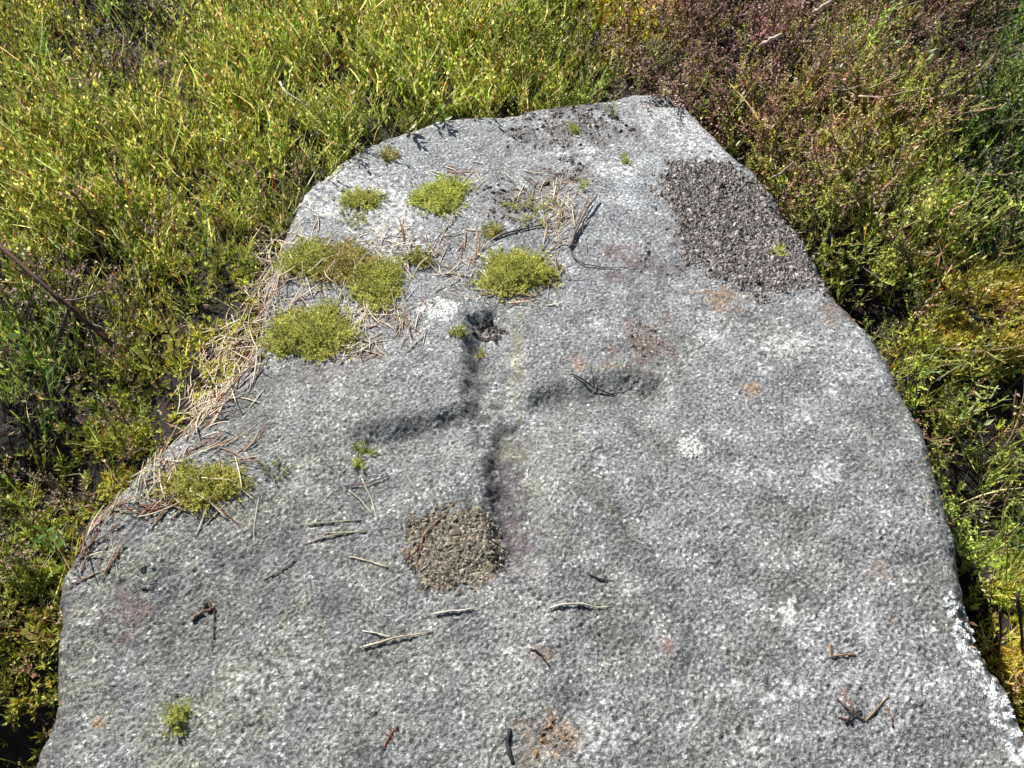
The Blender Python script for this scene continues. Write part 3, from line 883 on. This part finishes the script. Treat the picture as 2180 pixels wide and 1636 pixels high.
def cushion(u, v, ru, rv, hgt, label, tint=(1, 1, 1), dens=1.0, gaps=-9, name='moss_cushion'):
    c = px(u, v); e = px(u + ru, v); f = px(u, v - rv); g = px(u, v + rv)
    rx = abs(e[0] - c[0]) * 1.1; ry = (f[1] - g[1]) / 2 * 1.1; cy = (f[1] + g[1]) / 2; cx = c[0]
    cz = float(surf_z(cx, cy))
    a = Acc()
    ph0 = rng.uniform(0, 6.28, 5)
    def rim(th): return 1 + .11 * np.sin(2 * th + ph0[0]) + .09 * np.sin(3 * th + ph0[1]) + .07 * np.sin(5 * th + ph0[2]) + .05 * np.sin(9 * th + ph0[3])
    def height(px_, py_):
        qx, qy = (px_ - cx) / rx, (py_ - cy) / ry
        r = np.hypot(qx, qy) / rim(np.arctan2(qy, qx))
        lump = 1 + .22 * np.sin(px_ * 170 + ph0[0]) * np.sin(py_ * 150 + ph0[1]) + .12 * np.sin(px_ * 330 + ph0[2]) * np.sin(py_ * 300 + ph0[3])
        return r, hgt * .50 * lump * np.clip(1 - r * r, 0, 1) ** .8
    # felt-like base dome
    nr, na = 7, 36
    if gaps < -5:
        V, F = [], []
        for i in range(nr + 1):
            for j in range(na):
                th = 2 * math.pi * j / na; rr = i / nr * .99 * rim(th)
                x_, y_ = cx + rx * rr * math.cos(th), cy + ry * rr * math.sin(th)
                V.append((x_, y_, float(surf_z(x_, y_)) + float(height(x_, y_)[1]) * .85 - .0015))
        for i in range(nr):
            for j in range(na):
                p_, q_ = i * na + j, i * na + (j + 1) % na
                F += [(p_, p_ + na, q_ + na), (p_, q_ + na, q_)]
        a.add(V, F, np.array((.30, .28, .06)) * tint)
    n = int(4 * rx * ry / .00205 ** 2 * dens)
    x_ = rng.uniform(cx - 1.3 * rx, cx + 1.3 * rx, n); y_ = rng.uniform(cy - 1.3 * ry, cy + 1.3 * ry, n)
    r, hh = height(x_, y_)
    k = (r < 1.08 + .14 * gsamp(N8, x_, y_)) & (gsamp(N15, x_, y_) > gaps) & (rng.random(len(r)) < 1.35 - .95 * r)
    x_, y_, hh, r = x_[k], y_[k], hh[k], r[k]
    pos = np.stack([x_, y_, surf_z(x_, y_) + hh * .88], -1)
    ln = np.stack([(x_ - cx) / rx, (y_ - cy) / ry], -1) * .7
    tn = np.asarray(tint) * (1 + .15 * rng.standard_normal((len(x_), 1))) * np.clip(1 + .25 * np.sin(x_ * 120 + ph0[4])[:, None] * np.sin(y_ * 110)[:, None], .5, 1.5)
    b = instance(SHOOTS, pos, rng.uniform(.7, 1.25, len(x_)), ln, np.clip(tn, .3, 1.8))
    a.add(*b.arrays())
    V, F, Cc = a.arrays()
    o = link(name, make_mesh(name, V - (cx, cy, cz), F, Cc), M_MOSS)
    o.location = (cx, cy, cz)
    return tag(o, label, 'moss', 'moss cushions growing on the slab')


cushion(662, 716, 84, 58, .026, 'largest yellow-green moss cushion, at the litter edge of the slab')
cushion(802, 610, 60, 44, .020, 'bright yellow-green moss cushion beside the white lichen rosette')
cushion(735, 568, 58, 46, .012, 'flat brownish moss mat strewn with straw between two brighter cushions', (.85, .72, .8), .8)
cushion(650, 560, 52, 44, .014, 'yellow-green moss cushion half hidden by straw at the litter edge', (.95, .95, 1))
cushion(1096, 578, 80, 40, .022, 'oval yellow-green moss cushion above the head of the cross')
cushion(942, 412, 46, 40, .016, 'bright lime moss cushion alone on the pale stone above the straw', (1.1, 1.15, 1.1))
cushion(884, 420, 17, 13, .007, 'tiny lime moss tuft beside the bright lime cushion', (1.05, 1.1, 1.1))
cushion(770, 419, 46, 19, .010, 'narrow yellow-green moss cushion with a dark twig along it')
cushion(1132, 457, 50, 30, .008, 'sparse green moss patch among straw under dark twigs', (.95, .95, .9), .6, -.3)
cushion(1047, 491, 26, 13, .008, 'small dull moss tuft at the end of a dark twig', (.75, .72, .8))
cushion(890, 548, 30, 17, .009, 'small olive moss tuft ringed with pale straw', (.7, .68, .7))
cushion(825, 323, 18, 12, .012, 'lone pale olive moss tuft near the far left edge of the slab', (1.0, .95, 1.3))
cushion(752, 463, 26, 20, .006, 'dull grey-green moss patch below the narrow cushion', (.75, .75, .9), .6, -.5)
cushion(440, 1040, 74, 48, .014, 'yellow-green moss cushion with straws lying over it at the near litter edge', (.95, .9, .9))
cushion(584, 1001, 28, 26, .006, 'dark green thin moss patch right of the straw-covered cushion', (.5, .6, .6), .5, -.6)
cushion(776, 955, 26, 12, .005, 'thin green moss strip under the left arm of the cross', (.6, .65, .6), .6)
cushion(764, 987, 10, 17, .006, 'small green moss dab just below the thin moss strip', (.8, .85, .7))
cushion(379, 1526, 24, 30, .012, 'lone olive moss tuft on the near left of the slab', (.72, .75, .8))
cushion(976, 712, 16, 13, .008, 'small round moss tuft left of the cross shaft', (.75, .78, .7))
cushion(1022, 740, 9, 12, .005, 'tiny moss dab inside the cross shaft', (.65, .65, .6))
cushion(1222, 285, 12, 9, .006, 'tiny moss dab in the dark lichen at the far end', (.8, .85, .8))
cushion(1330, 350, 9, 8, .008, 'tiny round moss dab on pale stone near the white lichen streaks', (.8, .85, .8))
cushion(1658, 540, 13, 10, .007, 'tiny yellow moss dab on the large brown lichen patch', (1.15, 1.15, 1.2))
cushion(1240, 403, 10, 7, .005, 'tiny green moss dab below the dark lichen tuft', (.8, .9, .8))

# ------------------------------------------------------------------ dry straw
def surface_curve(c, th, L, bend, rad, lift, n=7):
    s = np.linspace(-.5, .5, n)
    ang = th + bend * s * 2
    dx, dy = np.cos(ang) * L / (n - 1), np.sin(ang) * L / (n - 1)
    x_ = np.cumsum(dx) - dx.sum() / 2 + c[0]; y_ = np.cumsum(dy) - dy.sum() / 2 + c[1]
    z_ = surf_z(x_, y_)
    A = np.polyfit(s, z_, 1)                      # stiff: rests on high points
    line = np.polyval(A, s)
    line = line + max(0, np.max(z_ - line) * .75)
    zz_ = np.maximum(line, z_) + rad * .7 + lift * (s + .5)
    return np.stack([x_, y_, zz_], -1)


straw_zones = [  # u, v, su, sv, count, mean angle (deg, picture), spread, red share, lift, where
    (870, 515, 85, 30, 80, 20, 70, .05, .006, 'between the moss cushions'),
    (940, 560, 50, 28, 26, 40, 70, .05, .006, 'between the moss cushions'),
    (610, 500, 45, 30, 30, 20, 80, .1, .004, 'between the moss cushions'),
    (680, 610, 60, 36, 56, 15, 60, .05, .012, 'between the moss cushions'),
    (1192, 480, 26, 50, 60, 70, 45, .1, .010, 'in the heap under the dark twigs'),
    (1170, 410, 44, 26, 26, -20, 60, .1, .004, 'in the heap under the dark twigs'),
    (1180, 600, 14, 30, 10, 75, 25, .1, .003, 'in the heap under the dark twigs'),
    (1090, 625, 56, 8, 12, 5, 14, .1, .003, 'below the oval moss cushion'),
    (800, 680, 52, 26, 70, 65, 50, .1, .005, 'beside the largest moss cushion'),
    (760, 740, 34, 22, 30, 45, 40, .1, .003, 'beside the largest moss cushion'),
    (975, 370, 40, 14, 12, -15, 30, .3, .002, 'near the lime moss cushion'),
    (560, 620, 34, 60, 120, 50, 60, .12, .008, 'in the litter along the slab edge'),
    (480, 760, 38, 46, 150, 48, 35, .15, .006, 'in the litter along the slab edge'),
    (430, 850, 34, 34, 110, 48, 28, .15, .006, 'in the litter along the slab edge'),
    (330, 1000, 32, 34, 50, 70, 40, .1, .008, 'at the near end of the litter'),
    (455, 1040, 46, 34, 26, -25, 60, .3, .006, 'at the near end of the litter'),
    (330, 1090, 44, 12, 30, 12, 35, .75, .003, 'at the near end of the litter'),
    (200, 1150, 26, 40, 34, 55, 30, .6, .004, 'at the near end of the litter'),
    (450, 950, 40, 20, 16, 35, 20, .4, .003, 'at the near end of the litter'),
    (560, 470, 30, 40, 40, 30, 80, .4, .004, 'in the litter along the slab edge'),
]
all_straw = []
for (u, v, su, sv, cnt, am, asp, red, lift, where) in straw_zones:
    for _ in range(cnt):
        uu, vv = u + np.clip(rng.normal(), -2, 2) * su, v + np.clip(rng.normal(), -2, 2) * sv
        an = math.radians(am + rng.normal(0, asp))
        p0 = px(uu, vv)[:2]; p1 = px(uu + 30 * math.cos(an), vv - 30 * math.sin(an))[:2]
        th = math.atan2(p1[1] - p0[1], p1[0] - p0[0])
        L = rng.uniform(.018, .062)
        rad = rng.uniform(.0005, .00105)
        r = rng.random()
        kindc, col = ('red-brown needle', jit((.24, .11, .055), .2)) if r < red else ('pale straw', jit((.66, .56, .42), .10)) if r < .8 else ('brown straw', jit((.38, .28, .18), .15))
        lf = abs(rng.normal(0, lift))
        all_straw.append((L * rad, p0, th, L, rng.normal(0, .2), rad, lf, col, where, kindc))
all_straw.sort(key=lambda q: -q[0])
rest = Acc()
for i, (_, p0, th, L, bend, rad, lf, col, where, kindc) in enumerate(all_straw):
    Pn = surface_curve(p0, th, L, bend, rad, lf)
    w = rad * np.array([.7, 1, 1, .95, .85, .65, .35])
    if i < 280:
        a = Acc(); tube(a, Pn, w, col, 4)
        V, F, Cc = a.arrays(); o0 = Pn[3] - (0, 0, rad)
        o = link('dry_straw', make_mesh('dry_straw', V - o0, F, Cc, True), M_DRY); o.location = o0
        tag(o, 'dry ' + ('bent ' if abs(bend) > .22 else 'straight ') + kindc + ' lying loose ' + where, 'straw', ('bent ' if abs(bend) > .22 else 'straight ') + kindc + 's ' + where)
    else:
        tube(rest, Pn, w, col, 3, False)
tag(link('straw_litter', rest.mesh('straw_litter', True), M_DRY), 'scattered mass of fine dry straw and needles around the moss cushions', 'straw litter', kind='stuff')


# ------------------------------------------------------------------ twigs and single stalks
def twig(name, label, paths, cat='twig', mat=None):
    """paths: list of (pixel polyline, radius start, radius end, colour, heights above the surface or absolute z)"""
    a = Acc(); o0 = None
    for (pts, r0, r1, col, hz) in paths:
        Q = np.array(pts, float); m = max(6, 3 * len(Q))
        tt = np.linspace(0, len(Q) - 1, m); i = np.minimum(tt.astype(int), len(Q) - 2); f = tt - i
        uv = Q[i] * (1 - f[:, None]) + Q[i + 1] * f[:, None]
        h = np.interp(tt, np.linspace(0, len(Q) - 1, len(hz)), hz)
        if hz[0] > .1:                                     # absolute heights, off the slab
            W = px(uv[:, 0], uv[:, 1], h)
        else:
            h = h * .55; r0, r1 = r0 * .72, r1 * .72
            W = px(uv[:, 0], uv[:, 1]); W[:, 2] = surf_z(W[:, 0], W[:, 1])
            W[1:-1, 2] = np.maximum(W[1:-1, 2], .5 * (W[:-2, 2] + W[2:, 2]))
            W[:, 2] += h + np.linspace(r0, r1, m) * .7
        wob = .12 if mat is M_DRY else .25
        W[1:-1] += rng.normal(0, r0 * wob, (m - 2, 3))
        k = np.linspace(0, 1, m)[:, None]
        cc = np.asarray(col) * (1 + .25 * rng.standard_normal((m, 1))).clip(.5, 1.6)
        tube(a, W, (np.linspace(r0, r1, m) * (1 + wob * .5 * rng.standard_normal(m))).clip(min(r0, r1) * .5), cc, 6)
        if o0 is None: o0 = W[0].copy()
    V, F, Cc = a.arrays()
    o = link(name, make_mesh(name, V - o0, F, Cc, True), mat or M_BARK); o.location = o0
    return tag(o, label, cat)


DARK = (.075, .055, .045); GREYB = (.20, .16, .13); PALE = (.46, .39, .29); REDB = (.16, .075, .045); BLK = (.02, .018, .016)
twig('forked_twig', 'forked grey-brown twig standing out of the straw heap above the oval moss cushion', [
    ([(1213, 530), (1222, 505), (1245, 465), (1270, 434)], .0030, .0022, GREYB, (.004, .012, .016)),
    ([(1222, 500), (1232, 470), (1252, 438)], .0016, .0011, GREYB, (.006, .016, .018)),
    ([(1213, 530), (1222, 552), (1245, 565), (1290, 572), (1335, 573)], .0016, .0010, (.13, .09, .07), (.002, .006, .001))])
twig('dark_twig', 'dark twig lying between the sparse moss and the small dull moss tuft', [
    ([(1052, 508), (1080, 497), (1120, 489), (1168, 482)], .0022, .0014, DARK, (.001, .004, .002)),
    ([(1095, 494), (1125, 476), (1150, 464)], .0012, .0008, DARK, (.003, .007, .006))])
twig('dark_twig', 'short dark twig along the narrow moss cushion', [([(757, 440), (785, 424), (822, 407)], .0024, .0014, DARK, (.004, .006, .003))])
twig('dark_twig', 'blackened forked twig in the right arm of the cross', [
    ([(1215, 793), (1250, 806), (1275, 816), (1312, 826)], .0012, .0015, BLK, (.003, .006, .002)),
    ([(1268, 812), (1262, 796), (1258, 782)], .0009, .0006, BLK, (.004, .010, .012)),
    ([(1300, 818), (1330, 800), (1362, 788)], .0010, .0006, BLK, (.003, .008, .004)),
    ([(1335, 800), (1350, 812), (1375, 812)], .0008, .0005, BLK, (.004, .006, .002))])
twig('curved_twig', 'thin dark twig curving along the edge between slab and litter', [([(560, 762), (525, 800), (490, 838), (455, 868), (405, 900)], .0018, .0012, (.22, .13, .08), (.004, .008, .004))])
twig('straw_pair', 'two parallel straws lying left of the round lichen patch', [
    ([(648, 1150), (700, 1136), (776, 1124)], .0014, .0010, (.34, .28, .2), (.001, .002, .001)),
    ([(640, 1112), (700, 1108), (768, 1102)], .0010, .0008, (.42, .38, .26), (.001, .002, .001)),
    ([(690, 1130), (730, 1130), (778, 1128)], .0010, .0008, (.42, .38, .26), (.001, .002, .001))], 'straw', M_DRY)
twig('needle_fan', 'fan of pale straws joined at one end below the left cross arm', [
    ([(770, 1018), (790, 1060), (803, 1106)], .0012, .0008, (.5, .46, .34), (.002, .003, .001)),
    ([(742, 1040), (768, 1062), (792, 1092)], .0010, .0008, (.45, .42, .3), (.002, .003, .001)),
    ([(745, 1032), (780, 1028), (830, 1012)], .0012, .0009, REDB, (.002, .004, .002))], 'straw', M_DRY)
twig('thin_twig', 'short curved dark twig lying alone on the left of the slab', [([(557, 1226), (595, 1208), (632, 1178)], .0013, .0010, (.16, .13, .1), (.001, .002, .001))])
twig('thin_twig', 'tiny brown twig lying above the brown leaf scrap', [([(292, 1224), (305, 1212), (322, 1203)], .0014, .0007, (.2, .12, .07), (.001, .002, .001))])
twig('straw_stalk', 'long pale straw stalk lying below the round lichen patch', [
    ([(772, 1370), (820, 1360), (870, 1353), (922, 1346)], .0019, .0010, PALE, (.002, .004, .002)),
    ([(770, 1337), (800, 1344), (832, 1354)], .0010, .0010, (.5, .46, .36), (.001, .002, .003))], 'straw', M_DRY)
twig('straw_stalk', 'short whitish straw stub below the round lichen patch', [([(927, 1310), (965, 1305), (1010, 1300)], .0022, .0013, (.55, .5, .42), (.002, .003, .002))], 'straw', M_DRY)
twig('straw_stalk', 'bent pale stalk with a thin tail below the foot of the cross', [([(1170, 1300), (1205, 1290), (1240, 1286), (1275, 1291), (1305, 1286)], .0021, .0007, (.5, .45, .36), (.002, .004, .001))], 'straw', M_DRY)
twig('thin_twig', 'tiny dark twig right of the cross foot', [([(1252, 1219), (1275, 1229), (1305, 1233)], .0015, .0009, BLK, (.001, .002, .001))])
twig('red_twig', 'reddish stem bent over the rim of the round lichen patch', [
    ([(948, 1100), (920, 1122), (900, 1145), (893, 1180), (880, 1215)], .0015, .0009, (.22, .10, .06), (.002, .005, .003)),
    ([(862, 1190), (885, 1175), (905, 1140)], .0012, .0009, (.14, .05, .05), (.002, .003, .003))])
twig('straw_stalk', 'yellowish stalk pointing at the round lichen patch from the left', [([(742, 1180), (780, 1190), (825, 1208)], .0013, .0012, (.46, .40, .26), (.001, .002, .001))], 'straw', M_DRY)
twig('hooked_twig', 'small hooked twig lying on the right of the slab', [
    ([(1762, 1376), (1764, 1392), (1764, 1406), (1790, 1402), (1816, 1403)], .0019, .0014, (.20, .13, .07), (.002, .003, .002))])
twig('twig_scrap', 'scrap of tangled dark rootlets on the right of the slab', [
    ([(1776, 1488), (1795, 1512), (1822, 1530), (1838, 1538)], .0014, .0014, (.10, .06, .05), (.002, .005, .002)),
    ([(1782, 1530), (1805, 1536), (1815, 1545)], .0012, .001, (.2, .10, .08), (.001, .002, .001)),
    ([(1790, 1470), (1800, 1495), (1815, 1520)], .0012, .001, (.25, .12, .08), (.001, .004, .001)),
    ([(1798, 1545), (1815, 1525), (1830, 1520)], .0018, .0016, BLK, (.001, .004, .001))])
twig('thin_twig', 'yellowish bent twig beside the rootlet scrap', [([(1840, 1540), (1862, 1514), (1886, 1490)], .0016, .0010, (.24, .18, .09), (.001, .003, .001)), ([(1880, 1512), (1892, 1530), (1896, 1552)], .0012, .0009, (.26, .14, .09), (.001, .002, .001))])
twig('leaf_scrap', 'curled brown leaf scrap with a thin dark stalk on the left of the slab', [
    ([(404, 1312), (425, 1295), (446, 1290)], .0030, .0022, (.15, .085, .05), (.001, .004, .002)),
    ([(428, 1282), (438, 1268), (446, 1290), (452, 1284)], .0018, .0014, (.18, .10, .07), (.003, .006, .002)),
    ([(452, 1284), (450, 1330), (445, 1376)], .0011, .0006, (.05, .035, .03), (.002, .003, .001))], 'leaf scrap')  # last path: thin dark tube laid as an upright needle's shadow line
twig('straw_stalk', 'thick pale straw lying across the near straw-covered moss cushion', [
    ([(410, 1057), (440, 1072), (486, 1106)], .0020, .0010, (.56, .50, .36), (.010, .012, .003))], 'straw', M_DRY)
twig('straw_stalk', 'straw stuck upright through the oval moss cushion', [([(1072, 598), (1066, 616), (1056, 642)], .0013, .0008, (.55, .46, .36), (.016, .008, .002)), ([(1020, 618), (1080, 622), (1150, 618)], .0014, .0009, (.30, .2, .13), (.002, .004, .002))], 'straw', M_DRY)
twig('root_scrap', 'small black root scrap pressed into the stone above the orange-brown ring', [([(1130, 1390), (1150, 1400), (1172, 1432)], .0018, .001, BLK, (.001, .002, .001))])
twig('root_scrap', 'dark decayed root in a pit beside the orange-brown ring', [([(1085, 1560), (1080, 1590), (1092, 1630)], .0030, .0024, (.03, .025, .03), (.0, .001, .0))])
twig('red_needle', 'two red-brown needles crossed low on the left of the slab', [([(815, 1592), (830, 1565), (845, 1545)], .0013, .0009, (.22, .09, .06), (.001, .002, .001)), ([(822, 1562), (832, 1570), (838, 1580)], .001, .0008, (.2, .08, .05), (.001, .002, .001))], 'needle')

# stems standing in the plants
twig('dead_branch', 'dead dark-brown heather branch leaning through the bilberry on the left', [
    ([(-40, 488), (40, 560), (100, 615), (150, 655), (190, 690), (240, 735)], .0030, .0036, (.085, .042, .030), (.40, .385, .35, .31)),
    ([(60, 578), (95, 600), (130, 650)], .0018, .0010, (.11, .06, .04), (.38, .36, .34)),
    ([(130, 640), (160, 640), (205, 628)], .0020, .0010, (.16, .12, .10), (.355, .36, .355)),
    ([(150, 655), (130, 700), (118, 740)], .0024, .0012, (.07, .05, .045), (.345, .33, .30)),
    ([(175, 678), (200, 715), (205, 760)], .0024, .0012, (.10, .09, .08), (.335, .31, .28)),
    ([(190, 690), (230, 700), (275, 722)], .0022, .0010, (.22, .20, .18), (.33, .325, .31))], 'branch')
twig('pale_stick', 'bleached pale stick lying on the brown heather', [([(1618, 98), (1640, 84), (1664, 74)], .0034, .0028, (.46, .36, .28), (.325, .345, .35))], 'stick')
twig('pale_stick', 'bleached stick end at the upper border of the heather', [([(1730, 28), (1755, 12), (1785, -6)], .0034, .0028, (.42, .33, .26), (.33, .35, .36))], 'stick')
twig('grey_twig', 'thin grey twig sticking out over the slab edge by the large lichen patch', [([(1642, 380), (1668, 366), (1690, 345)], .0022, .0012, (.40, .35, .28), (.26, .29, .31))])
twig('grey_stalk', 'long pale stalk lying across the heather beside the yellow moss', [([(1828, 205), (1880, 208), (1930, 196), (1990, 188)], .0016, .0010, (.38, .30, .20), (.33, .345, .345, .33)), ([(1850, 190), (1900, 168), (1930, 150)], .0018, .0010, (.30, .28, .12), (.33, .35, .35))], 'stalk')
twig('grey_stalk', 'pale bent stalk in the bilberry near the dark hollow', [([(596, 175), (606, 195), (640, 216), (662, 236)], .0016, .0010, (.50, .46, .34), (.345, .35, .345, .33)), ], 'stalk')
twig('thin_stalk', 'pale looping stalk in the shaded gap beside the slab', [([(2075, 835), (2090, 850), (2110, 848), (2125, 822)], .0018, .0010, (.34, .32, .14), (.24, .25, .26, .27)), ([(2085, 850), (2060, 880), (2042, 905)], .0013, .0008, (.3, .3, .14), (.25, .25, .22))], 'stalk')
twig('thin_stalk', 'reddish stem arching out of the orange moss', [([(2020, 520), (2000, 545), (1996, 575), (2005, 610)], .0016, .0010, (.26, .12, .06), (.27, .28, .27, .22))], 'stalk')
twig('bare_stem', 'dark bare stem rising from the yellow moss near the white lichen crust', [([(2165, 1265), (2172, 1320), (2180, 1400)], .0022, .0018, (.05, .03, .02), (.27, .24, .16)), ([(2128, 1300), (2130, 1340), (2125, 1400)], .0016, .0014, (.06, .035, .02), (.25, .21, .16))], 'stem')

# ------------------------------------------------------------------ single leafy sprigs one can pick out
LV = np.array([(0, 0, 0), (-.30, .22, .05), (.30, .22, .05), (-.5, .5, .10), (.5, .5, .10), (-.36, .78, .06), (.36, .78, .06), (0, 1, -.08), (0, .5, -.02)], float)
LF = np.array([(0, 8, 1), (0, 2, 8), (1, 8, 3), (2, 4, 8), (3, 8, 5), (4, 6, 8), (5, 8, 7), (6, 7, 8)])
leaf_meshes = {}


def leaf_mesh(key, col):
    if key not in leaf_meshes:
        f = np.clip(1 + .18 * np.sin(np.arange(9) * 2.1), .6, 1.4)[:, None]
        leaf_meshes[key] = [make_mesh('leaf', LV * (w, 1, w), LF, np.asarray(col) * f * k, True) for w, k in ((.42, 1.), (.5, .8), (.36, 1.2))]
    return leaf_meshes[key][rng.integers(0, 3)]


def sprig(u, v, zt, h, label, key, col, nleaf=11, L=.018, lean=(0, 0), name='bilberry_sprig', cat='sprig'):
    """a leafy shoot whose top shows at pixel u, v and height zt"""
    top = px(u, v, zt)
    base = top - np.array([lean[0] * h, lean[1] * h, h])
    base[2] = float(surf_z(base[0], base[1])) - .004
    r = link(name, None, None); r.location = base
    tag(r, label, cat, 'leafy sprigs in the ground cover')
    vec = top - base; n = 6
    P = [vec * i / n + (rng.normal(0, .002, 3) if 0 < i else 0) for i in range(n + 1)]
    a = Acc(); tube(a, P, np.linspace(.0015, .0008, n + 1), jit((.14, .12, .04)), 5)
    link('stem', a.mesh('stem', True), M_LEAF, r)
    th = rng.uniform(0, 6.28)
    for i in range(nleaf):
        f = .35 + .65 * (i + .8) / nleaf; q = min(f, .999) * n; k = int(q)
        p = P[k] + (q - k) * (P[k + 1] - P[k])
        th += 2.4 + rng.normal(0, .25)
        o = link('leaf', leaf_mesh(key, col), M_LEAF, r)
        s = L * rng.uniform(.75, 1.15) * (1.1 - .35 * (i / nleaf))
        d = sph(th, rng.uniform(.25, .9)); Rm = rot_to(d, rng.uniform(-.4, .4)) * s
        from mathutils import Matrix
        o.matrix_local = Matrix([[*Rm[0], p[0]], [*Rm[1], p[1]], [*Rm[2], p[2]], [0, 0, 0, 1]])
    return r


LIME = (.28, .30, .05); YEL = (.34, .31, .06); MID = (.13, .18, .025)
sprig(352, 690, ST + .045, .09, 'lime-yellow leafy sprig right of the dead branch', 'yel', YEL)
sprig(300, 735, ST + .03, .08, 'bright lime leafy sprig just below the end of the dead branch', 'lime', LIME)
sprig(240, 905, ST + .01, .06, 'yellowish sprig above the dark hollow left of the litter', 'yel', YEL, 9)
sprig(40, 720, ST + .04, .09, 'tall green leafy sprig below the dead branch', 'mid', (.14, .22, .03), 12, .022)
sprig(1500, 208, ST + .01, .09, 'pale yellow-green sprig at the pointed end of the slab', 'lime', LIME, 12)
sprig(1855, 95, ST + .07, .13, 'tall pale green sprig rising from the brown heather', 'lime', LIME, 16, .02)
sprig(1790, 130, ST + .05, .11, 'slender green sprig left of the tall pale one in the heather', 'mid2', (.2, .22, .05), 14, .018)
sprig(1880, 140, ST + .05, .11, 'bushy green sprig right of the tall pale one in the heather', 'mid', MID, 15, .018)
sprig(1660, 395, ST - .03, .08, 'olive sprig bending over the slab edge by the large lichen patch', 'mid2', (.2, .22, .05), 10, .016, (-.3, 0))
sprig(1568, 300, ST - .02, .08, 'small green sprig against the slab edge above the large lichen patch', 'mid', MID, 10, .016, (-.2, 0))
sprig(100, 55, ST + .06, .10, 'yellow-green sprig left of the dark hollow in the bilberry', 'lime', LIME, 12)
sprig(192, 55, ST + .05, .10, 'pale green sprig on the rim of the dark hollow in the bilberry', 'lime', LIME, 12)
sprig(2115, 815, ST - .02, .12, 'upright pale green shoot in the shaded gap right of the slab', 'mid2', (.2, .22, .05), 14, .014)
sprig(90, 1130, ST - .03, .06, 'bright green sprig beside the black hollow on the left', 'grn', (.10, .22, .03), 10, .016)
sprig(55, 1330, ST - .04, .06, 'yellow-green sprig over the dark gap at the near left edge', 'yel', YEL, 9, .014)
sprig(430, 500, ST + .03, .08, 'green sprig above the shaded litter on the left', 'mid', MID, 12, .018)
sprig(940, 235, ST + .03, .08, 'green sprig overhanging the far edge and shading the stone', 'mid', MID, 13, .018, (0, -.35))
sprig(870, 255, ST + .03, .08, 'olive sprig overhanging the far left edge of the stone', 'mid2', (.2, .22, .05), 13, .018, (.1, -.35))
